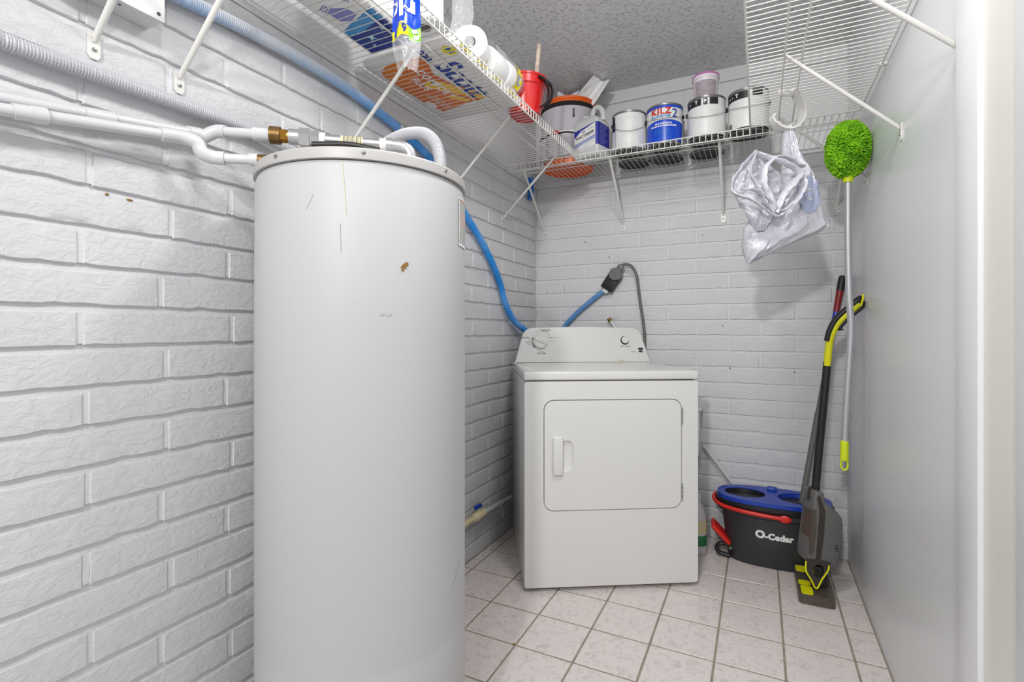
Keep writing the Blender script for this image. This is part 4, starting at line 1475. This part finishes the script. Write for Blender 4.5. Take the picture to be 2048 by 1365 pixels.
k_ = 1.85 / 1011.7
BO = HO - UP * .128 + F3 * .0
bt = [(.008, -.010, .018), (-.02, -.014, .022), (-.09, -.020, .040), (-.125, -.016, .060), (-.17, -.022, .088), (-.23, -.045, .105), (-.30, -.110, .126), (-.36, -.160, .150), (-.385, -.160, .110), (-.42, -.165, .020), (-.46, -.158, -.06), (-.495, -.145, -.138)]
bt = [(z, a, b) for z, a, b in bt]
bgA = thing('carrier_bag', 'grey plastic carrier bag with a faint blue print hanging from the white hook', 'bag', tuple(BO - UP * .48))
mbA, fA = bag_mesh(BO, bt, .055, 3.3, pleat=.006)
mbA.build('bag', 'bag', bgA, smooth=28)
mb = MB()


def prn(u, v):
    a, r = 2 * PI * u, v
    x, z = .050 + .048 * r * math.cos(a), -.255 + .066 * r * math.sin(a)
    lo, hi = interp(bt, z)
    c, w = (lo + hi) / 2, (hi - lo) / 2
    s = max(-1, min(1, (x - c) / w))
    ang = -math.acos(s)
    vv = (bt[0][0] - z) / (bt[0][0] - bt[-1][0])
    return fA((ang / (2 * PI)) % 1, vv) - F3 * .003


mb.grid(prn, 26, 6, close_u=True)
prt = mb.build('round_print', 'bagprint', bgA)
mb = MB()
mb.grid(lambda u, v: prn(u, .22 + .13 * v) - F3 * .001, 24, 1, close_u=True)
mb.build('ring_print', 'bag', prt)
# second bag: knotted handles forming a loose open rosette, hung on the first
BB = Vector(BO) - F3 * .075
bgB = thing('carrier_bag', 'crumpled grey plastic carrier bag with open loop handles, left of the hook', 'bag', tuple(BB - UP * .40))
bt2 = [(-.118, -.155, -.135), (-.14, -.185, -.095), (-.19, -.205, -.04), (-.235, -.215, -.012), (-.29, -.195, -.03), (-.33, -.165, -.06), (-.36, -.150, -.085), (-.385, -.130, -.105)]
mbB, fB = bag_mesh(BB + F3 * .035, bt2, .028, 9.1, fr_amp=.028)
mbB.build('bag', 'bag', bgB, smooth=28)


def strand(pts, r, flat=.35):
    P_ = spline([BB + R3 * x + UP * z - F3 * y for x, z, y in pts], .007)
    mb = MB()
    R_ = [r * (1 + .35 * noise.noise(Vector((i * .35, r * 900, 1.7)))) for i in range(len(P_))]
    mb.tube(P_, R_, 9, flat=flat, up=Vector((.3, .2, 1)))
    mb.warp(lambda p: p + Vector((noise.noise(p * 60), noise.noise(p * 60 + Vector((9, 0, 0))), noise.noise(p * 60 + Vector((0, 9, 0))))) * .0035)
    mb.build('handle_strap', 'bag', bgB, smooth=35)


strand([(-.160, -.120, .01), (-.205, -.170, .02), (-.245, -.235, .02), (-.235, -.270, .03), (-.185, -.290, .04), (-.14, -.325, .045), (-.10, -.345, .04), (-.055, -.315, .045), (-.020, -.275, .04), (.0, -.230, .03), (-.025, -.185, .03), (-.075, -.160, .035), (-.115, -.145, .03), (-.160, -.120, .01)], .013)
strand([(-.165, -.125, .03), (-.190, -.20, .045), (-.165, -.255, .05), (-.135, -.31, .05), (-.115, -.335, .045)], .015, .3)
strand([(-.10, -.14, .03), (-.14, -.18, .045), (-.150, -.235, .055), (-.128, -.29, .055), (-.115, -.33, .05)], .012, .35)
strand([(-.01, -.20, .03), (-.045, -.235, .05), (-.080, -.27, .055), (-.10, -.31, .055), (-.11, -.335, .05)], .013, .3)
strand([(-.11, -.145, .01), (-.06, -.135, .02), (-.01, -.165, .02), (.015, -.165, .0)], .012, .4)
strand([(-.225, -.255, .04), (-.17, -.262, .05), (-.125, -.30, .055), (-.09, -.33, .05), (-.03, -.29, .045)], .010, .4)

# ------------------------------------------------------------------ green chenille duster mop, hung by its head
MX, MY = .300, 2.268
dm = thing('dust_mop', 'bright green chenille dust mop with a silver pole hanging in the right corner', 'mop', (MX, MY, .55))
hc = Vector((.299, 2.266, 1.758))
hs = (.062, .070, .094)
mb = MB().sphere(hc, 1.0, hs, 28, 20)
mb.warp(lambda p: p + (p - hc).normalized() * .010 * noise.noise(p * 40))
mb.build('head_core', 'chenille', dm)
rr = random.Random(11)
mb = MB()
for k in range(2600):
    zz = rr.uniform(-1, 1)
    a = rr.uniform(0, 2 * PI)
    q = math.sqrt(1 - zz * zz)
    n3 = Vector((q * math.cos(a), q * math.sin(a), zz))
    p = hc + Vector((n3.x * hs[0], n3.y * hs[1], n3.z * hs[2]))
    if p.x > XR - .012:
        continue
    tdir = (n3 + Vector((rr.uniform(-.7, .7), rr.uniform(-.7, .7), rr.uniform(-.9, .5)))).normalized()
    Ls = rr.uniform(.010, .019)
    e = p + n3 * Ls * .45 + tdir * Ls * .55
    e.x = min(e.x, XR - .004)
    mb.tube([p - n3 * .004, (p + e) / 2 + n3 * .002, e], [.0030, .0034, .0022], 5)
o = mb.build('chenille_pile', 'chenille', dm, fix=False)
o['kind'] = 'stuff'
MB().lathe([(.010, .635 + 1.0), (.016, .635 + 1.0), (.018, 1.652), (.016, 1.668), (.010, 1.668)], (MX, MY, 0), 20, caps=False).build('collar', 'neon', dm)
MB().tube(spline([(MX, MY, 1.648), (MX, MY, 1.4), (MX + .004, MY, 1.20), (MX + .010, MY + .004, 1.09), (MX + .004, MY + .006, .95), (MX - .006, MY + .008, .75), (MX - .010, MY + .008, .64)], .03), .0116, 14).build('pole', 'alu', dm)
gp = MB()
gx = MX - .010
gp.tube([(gx, MY + .008, .66), (gx, MY + .008, .655), (gx - .001, MY + .008, .585)], [.011, .0135, .0135], 14)
for k in range(7):
    zz = .648 - k * .009
    gp.tube([(gx, MY + .008, zz + .0015), (gx, MY + .008, zz - .0015)], .0142, 14)
gp.tube(spline([(gx + .009, MY + .008, .59), (gx + .010, MY + .008, .562), (gx + .004, MY + .008, .549), (gx - .005, MY + .008, .549), (gx - .011, MY + .008, .562), (gx - .010, MY + .008, .59)], .005), .0036, 8)
gp.build('grip', 'neon', dm)

# ------------------------------------------------------------------ spin mop bucket
SX, SY = .055, 2.655
sb = thing('mop_bucket', 'charcoal O-Cedar spin mop bucket with a blue wringer top on the floor', 'bucket', (SX, SY, 0))


def oval(a, b, z, n=48, e=2.5, dx=0.0, dy=0.0):
    out = []
    for k in range(n):
        t_ = 2 * PI * k / n
        c, s = math.cos(t_), math.sin(t_)
        out.append(Vector((SX + dx + a * abs(c) ** (2 / e) * (1 if c >= 0 else -1), SY + dy + b * abs(s) ** (2 / e) * (1 if s >= 0 else -1), z)))
    return out


def loft(mb, rings, cap0=True, cap1=True):
    R_ = [[mb.bm.verts.new(p) for p in r] for r in rings]
    for a, b in zip(R_[:-1], R_[1:]):
        for i in range(len(a)):
            mb.bm.faces.new([a[i], a[(i + 1) % len(a)], b[(i + 1) % len(a)], b[i]])
    if cap0:
        mb.bm.faces.new(R_[0][::-1])
    if cap1:
        mb.bm.faces.new(R_[-1])
    return mb


loft(MB(), [oval(.186, .092, 0), oval(.192, .097, .006), oval(.205, .112, .12), oval(.218, .124, .225), oval(.238, .132, .232), oval(.240, .134, .262), oval(.236, .130, .270)]).build('tub', 'charcoal', sb)
loft(MB(), [oval(.243, .1365, .256), oval(.246, .139, .262), oval(.246, .139, .284), oval(.243, .136, .286)]).build('rim', 'black', sb)
top = MB()
outer = [(p.x, p.y) for p in oval(.238, .133, 0)]
h1 = [(SX - .118 + .088 * math.cos(2 * PI * k / 28), SY - .002 + .074 * math.sin(2 * PI * k / 28)) for k in range(28)]
h2 = [(SX + .112 + .092 * math.cos(2 * PI * k / 28), SY + .080 * math.sin(2 * PI * k / 28)) for k in range(28)]
top.prism([outer, h1, h2], .020, Matrix.Translation((0, 0, .284)))
wt_ = top.build('wringer_top', 'blue', sb, smooth=30)
for cx, ra, rb, m in ((SX - .118, .088, .074, 'black'), (SX + .112, .092, .080, 'blue')):
    mb = MB()
    loft(mb, [[Vector((cx + ra * s * math.cos(2 * PI * k / 28), SY - (.002 if cx < SX else 0) + rb * s * math.sin(2 * PI * k / 28), z)) for k in range(28)] for s, z in ((1.0, .300), (.97, .285), (.80, .250 if cx > SX else .20), (.5, .238 if cx > SX else .20))], cap0=False)
    mb.build('well', m, wt_)
MB().box((SX - .022, SY + .072, .302), (SX + .022, SY + .112, .318), .006, 2).build('catch', 'blue', wt_)
MB().lathe([(.006, .238), (.006, .262), (.020, .264), (.020, .268), (.0001, .269)], (SX + .072, SY - .012, 0), 16, caps=False).build('spindle', 'bright_red', wt_)
for k in range(5):
    MB().tube([(SX + .09 + .012 * k, SY - .05 + .003 * k, .242), (SX + .091 + .012 * k, SY - .05, .262)], [.004, .002], 6).build('spin_tooth', 'inkwhite', wt_)
# red carrying handle folded along the front
hp = [(-.150, .100, .276), (-.215, .075, .276), (-.252, .012, .272), (-.246, -.055, .266), (-.205, -.108, .260), (-.13, -.138, .257), (-.04, -.1475, .253), (.03, -.148, .250)]
hd = MB().tube(spline([(SX + a, SY + b, c) for a, b, c in hp], .012), .0085, 10, flat=1.1)
hd.sphere((SX + .045, SY - .147, .249), 1, (.026, .006, .017), 16, 10)
hd.build('carry_handle', 'bright_red', sb)
# pedal and its bracket on the left end
pd = MB()
pdT = Matrix.Translation((SX - .218, SY - .045, .112)) @ Matrix.Rotation(math.radians(48), 4, 'Y') @ Matrix.Rotation(math.radians(10), 4, 'Z')
pd.box((-.062, -.042, -.011), (.055, .042, .011), .010, 3, pdT)
pd.build('pedal', 'bright_red', sb)
MB().tube(spline([(SX - .180, SY - .05, .062), (SX - .215, SY - .06, .066), (SX - .236, SY - .06, .048), (SX - .228, SY - .06, .022), (SX - .180, SY - .06, .012)], .008), .010, 10).build('pedal_bracket', 'black', sb)
MB().sphere((SX - .176, SY - .088, .060), .008, (1, 1, 1), 10, 8).build('pivot', 'grey', sb)


def front_of(x, z, off=.001):
    # point on the tub's room-facing side
    k = z / .225
    a, b = .192 + (.218 - .192) * k, .097 + (.124 - .097) * k
    u = min(.999, abs(x) / a)
    return Vector((SX + x, SY - b * (1 - u ** 2.5) ** (1 / 2.5) - off, z))


lettering('lettering', 'O', .047, 'inkwhite', sb, lambda p, q: front_of(-.052 + p, .156 + q, .0022), bold=.0028)
lettering('lettering', '-Cedar', .038, 'inkwhite', sb, lambda p, q: front_of(.023 + p, .152 + q, .0022), bold=.0023, spacing=1.04)
# mop stick standing in the bucket
ms = thing('spin_mop', 'spin mop with a grey stick and red grip leaning from the bucket into the corner', 'mop', (SX + .14, SY + .01, .25))
m0, m1 = Vector((.168, 2.660, .245)), Vector((.346, 2.772, 1.330))
mm = lambda s: m0 + (m1 - m0) * s
MB().tube([mm(0), mm(.42)], .0125, 12).build('stick', 'grey_cord', ms)
MB().tube([mm(.40), mm(.72)], .0105, 12).build('stick', 'grey', ms)
MB().tube([mm(.70), mm(.80)], .0118, 12).build('grip', 'maroon', ms)
MB().tube([mm(.80), mm(.845)], .0124, 12).build('printed_sleeve', 'blue', ms)
MB().tube([mm(.845), mm(.94)], [.0128, .0150], 12).build('grip', 'maroon', ms)
MB().tube([mm(.935), mm(.985), mm(.996), mm(1)], [.0156, .0158, .013, .006], 12).build('end_cap', 'black', ms)

# ------------------------------------------------------------------ cordless floor cleaner leaning in the corner
fl = thing('floor_cleaner', 'upright grey and yellow floor cleaner leaning against the right wall', 'floor cleaner', (.21, 2.42, 0))
kz = 2.075 / 1011.7


def pxz(px, py):
    """body outline coordinates: across and up in the upright plane of the body"""
    return ((px - 1640) * kz, 1.083 - (py - 658.2) * kz)


BC = Vector((.2237, 2.42, 0))
BT = Matrix(((R3.x, 0, F3.x, BC.x), (R3.y, 0, F3.y, BC.y), (0, 1, 0, 0), (0, 0, 0, 1)))   # (across, up, back)
ol = [pxz(*p) for p in ((1607, 1118), (1604, 1108), (1607, 1080), (1612, 1040), (1617, 1000), (1619, 977), (1637, 980), (1638, 996), (1650, 1008), (1664, 1020), (1673, 1032), (1674, 1050), (1671, 1085), (1667, 1105), (1663, 1128), (1640, 1126), (1622, 1122))]
body = MB().prism([ol], .085, BT @ Matrix.Translation((0, 0, -.0425)))
bmesh.ops.remove_doubles(body.bm, verts=body.bm.verts, dist=1e-6)
bmesh.ops.recalc_face_normals(body.bm, faces=body.bm.faces)
es = [e for e in body.bm.edges if len(e.link_faces) == 2 and e.calc_face_angle(0) > 1.2]
bmesh.ops.bevel(body.bm, geom=es, offset=.009, segments=3, profile=.5, affect='EDGES')
bo = body.build('body', 'grey', fl)
dk = [pxz(*p) for p in ((1619, 1113), (1622, 1070), (1626, 1025), (1626, 1010), (1621, 990), (1627, 985), (1637, 1016), (1635, 1060), (1627, 1118))]
MB().prism([dk], .004, BT @ Matrix.Translation((0, 0, -.0445))).build('dark_panel', 'warm_dark', bo)
tk = [pxz(*p) for p in ((1606, 1100), (1609, 1060), (1613, 1015), (1618, 1012), (1618, 1050), (1613, 1098))]
MB().prism([tk], .07, BT @ Matrix.Translation((0, 0, -.048))).build('water_tank', 'smoke', bo)
for k in range(3):
    x_, z_ = pxz(1660, 1084 + 5 * k)
    MB().box((x_ - .006, z_ - .0012, -.0445), (x_ + .006, z_ + .0012, -.041), 0, 1, BT).build('vent_slot', 'inkblack', bo, smooth=0)
x_, z_ = pxz(1628, 985)
MB().tube([BT @ Vector((x_ - .001, z_ - .03, 0)), BT @ Vector((x_, z_ + .018, 0))], [.026, .021], 18).build('neck', 'warm_dark', fl)
t0 = BT @ Vector((x_ + .004, z_, 0))
t1 = Vector((.2477, 2.405, .948))
MB().tube([t0, t1], .0150, 16).build('tube', 'black', fl)
hp = [t1 - (t1 - t0).normalized() * .015, t1 + (t1 - t0).normalized() * .075, Vector((.262, 2.400, 1.062)), Vector((.278, 2.398, 1.100)), Vector((.300, 2.395, 1.130)), Vector((.330, 2.392, 1.160)), Vector((.352, 2.388, 1.182))]
MB().tube(spline(hp, .012), .0175, 16, flat=.8).build('handle', 'yellow', fl)
off = -R3 * .012 + UP * .012
MB().tube(spline([p + off - F3 * .004 for p in hp[1:]] + [Vector((.358, 2.386, 1.205))], .012), .0135, 14, flat=.8).build('handle_back', 'black', fl)
off = R3 * .010 - UP * .012
MB().tube(spline([p + off - F3 * .004 for p in hp[3:]] + [Vector((.362, 2.386, 1.192))], .012), .0110, 14, flat=.8).build('handle_underside', 'black', fl)
tr = Vector((.285, 2.392, 1.082))
MB().tube([tr, tr + R3 * .018 - UP * .002], [.007, .003], 8).build('trigger', 'black', fl)
MB().tube(spline([Vector((.350, 2.384, 1.172)) - F3 * .012, Vector((.357, 2.383, 1.20)) - F3 * .012, Vector((.358, 2.383, 1.218)) - F3 * .012], .006), .004, 8).build('yellow_stripe', 'yellow', fl)
# joint fork and floor head


def fork_pt(px, py, lift=0.0):
    """the fork leans forward from the body down onto the floor head"""
    k = (py - 1120) / 60
    d = 2.030 - .022 * max(0, k) - lift
    t_ = (px - 1024) / 1011.7
    return (R3 * t_ + F3 + UP * ((658.2 - py) / 1011.7)) * d + UP * 1.083


MB().tube(spline([fork_pt(*p, .004) for p in ((1612, 1123), (1612, 1142), (1622, 1160), (1633, 1178), (1644, 1160), (1656, 1142), (1658, 1132))], .006), .0032, 8).build('yellow_rim', 'yellow', fl)
jv = ((1612, 1118), (1612, 1142), (1622, 1160), (1633, 1176), (1645, 1160), (1657, 1140), (1661, 1126), (1640, 1120))
jh = [(1637 + 11 * math.cos(2 * PI * k / 18), 1143 + 13 * math.sin(2 * PI * k / 18)) for k in range(18)]
mb = MB()
tri = tessellate_polygon([[Vector((x, y, 0)) for x, y in lp] for lp in (jv, jh)])
pp = list(jv) + jh
mb.faces_from([fork_pt(*p) for p in pp] + [fork_pt(*p, -.010) for p in pp], [tuple(t) for t in tri] + [tuple(i + len(pp) for i in reversed(t)) for t in tri]
              + [(i, (i + 1) % 8, len(pp) + (i + 1) % 8, len(pp) + i) for i in range(8)] + [(8 + i, 8 + (i + 1) % 18, len(pp) + 8 + (i + 1) % 18, len(pp) + 8 + i) for i in range(18)])
mb.build('joint_fork', 'warm_dark', fl, smooth=25)
a_, b_ = pxz(1637, 1130), pxz(1637, 1165)
MB().tube([BT @ Vector((*a_, -.01)), BT @ Vector((*b_, -.02))], .024, 14).build('joint', 'black', fl)
HT = Matrix.Translation((.203, 2.440, .0)) @ Matrix.Rotation(math.radians(1), 4, 'Z')
hb = MB().prism([rrect(-.066, -.150, .060, .145, .018, 5)], .036, HT @ Matrix.Translation((0, 0, .004)))
hh = hb.build('floor_head', 'smoke', fl, smooth=30)
MB().prism([rrect(-.060, -.144, .054, .139, .014, 5)], .018, HT @ Matrix.Translation((0, 0, .003))).build('roller_housing', 'warm_dark', hh, smooth=30)
for x0, y0, x1, y1 in ((-.056, -.146, -.014, -.078), (-.060, -.066, -.016, -.030), (-.060, .060, .012, .110)):
    MB().prism([rrect(x0, y0, x1, y1, .010, 4)], .006, HT @ Matrix.Translation((0, 0, .0378))).build('yellow_tab', 'yellow', hh, smooth=30)

# ------------------------------------------------------------------ behind and beside the dryer
bo_ = thing('cleaner_bottle', 'white bottle with a green label standing behind the dryer', 'bottle', (-.266, 2.592, 0))
MB().lathe([(.0001, .001), (.034, .001), (.038, .006), (.038, .17), (.036, .19), (.024, .225), (.013, .245), (.013, .26)], (-.266, 2.592, 0), 28, caps=False).build('body', 'pvc', bo_)
MB().lathe([(.0384, .045), (.0384, .095)], (-.266, 2.592, 0), 28, caps=False).build('green_label', 'green', bo_)
MB().lathe([(.0384, .105), (.0384, .165)], (-.266, 2.592, 0), 28, caps=False).build('picture_label', 'stain', bo_)
MB().lathe([(.015, .258), (.015, .285), (.013, .288), (.0001, .288)], (-.266, 2.592, 0), 20, caps=False).build('cap', 'pvc', bo_)
vb = thing('vent_box', 'white plastic box with a flanged lid on the back wall beside the dryer', 'box', (-.33, YB, .43))
MB().box((-.42, 2.745, .432), (-.276, YB - .001, .662), .004, 2).build('box', 'enamel', vb)
MB().box((-.427, 2.738, .660), (-.266, YB - .001, .674), .003, 2).build('lid', 'enamel', vb)
ws = MB().tube([(-.262, 2.796, .482), (-.085, 2.796, .250), (.05, 2.796, .075)], .0105, 12).build('white_pole', 'pvc', None, org=(.05, 2.796, .075))
tag(ws, 'plain white pole leaning down behind the mop bucket from the vent box', 'pole')

# ------------------------------------------------------------------ nail holes and rust flecks
for X, Z in ((-.135, .882), (.155, .872), (-.170, 1.098), (-.268, 1.575), (-.905, 1.585), (-.765, 1.49), (-1.15, 1.075), (-1.145, 1.30)):
    MB().sphere((X, YB + .0005, Z), .0028, (1, .5, 1.3), 8, 6).build('nail_hole', 'inkblack', wall_back)
for Y, Z, sy in ((.574, 1.3625, 1.3), (.616, 1.3600, 2.2)):
    MB().sphere((XL + .0002, Y, Z), .0032, (.4, sy, .8), 8, 6).build('rust_fleck', 'rust', wall_left)
MB().sphere((-.957 + .206 - .006, 1.5625, .0002), .006, (1, .9, .15), 10, 6).build('rust_spot', 'rust', floor)
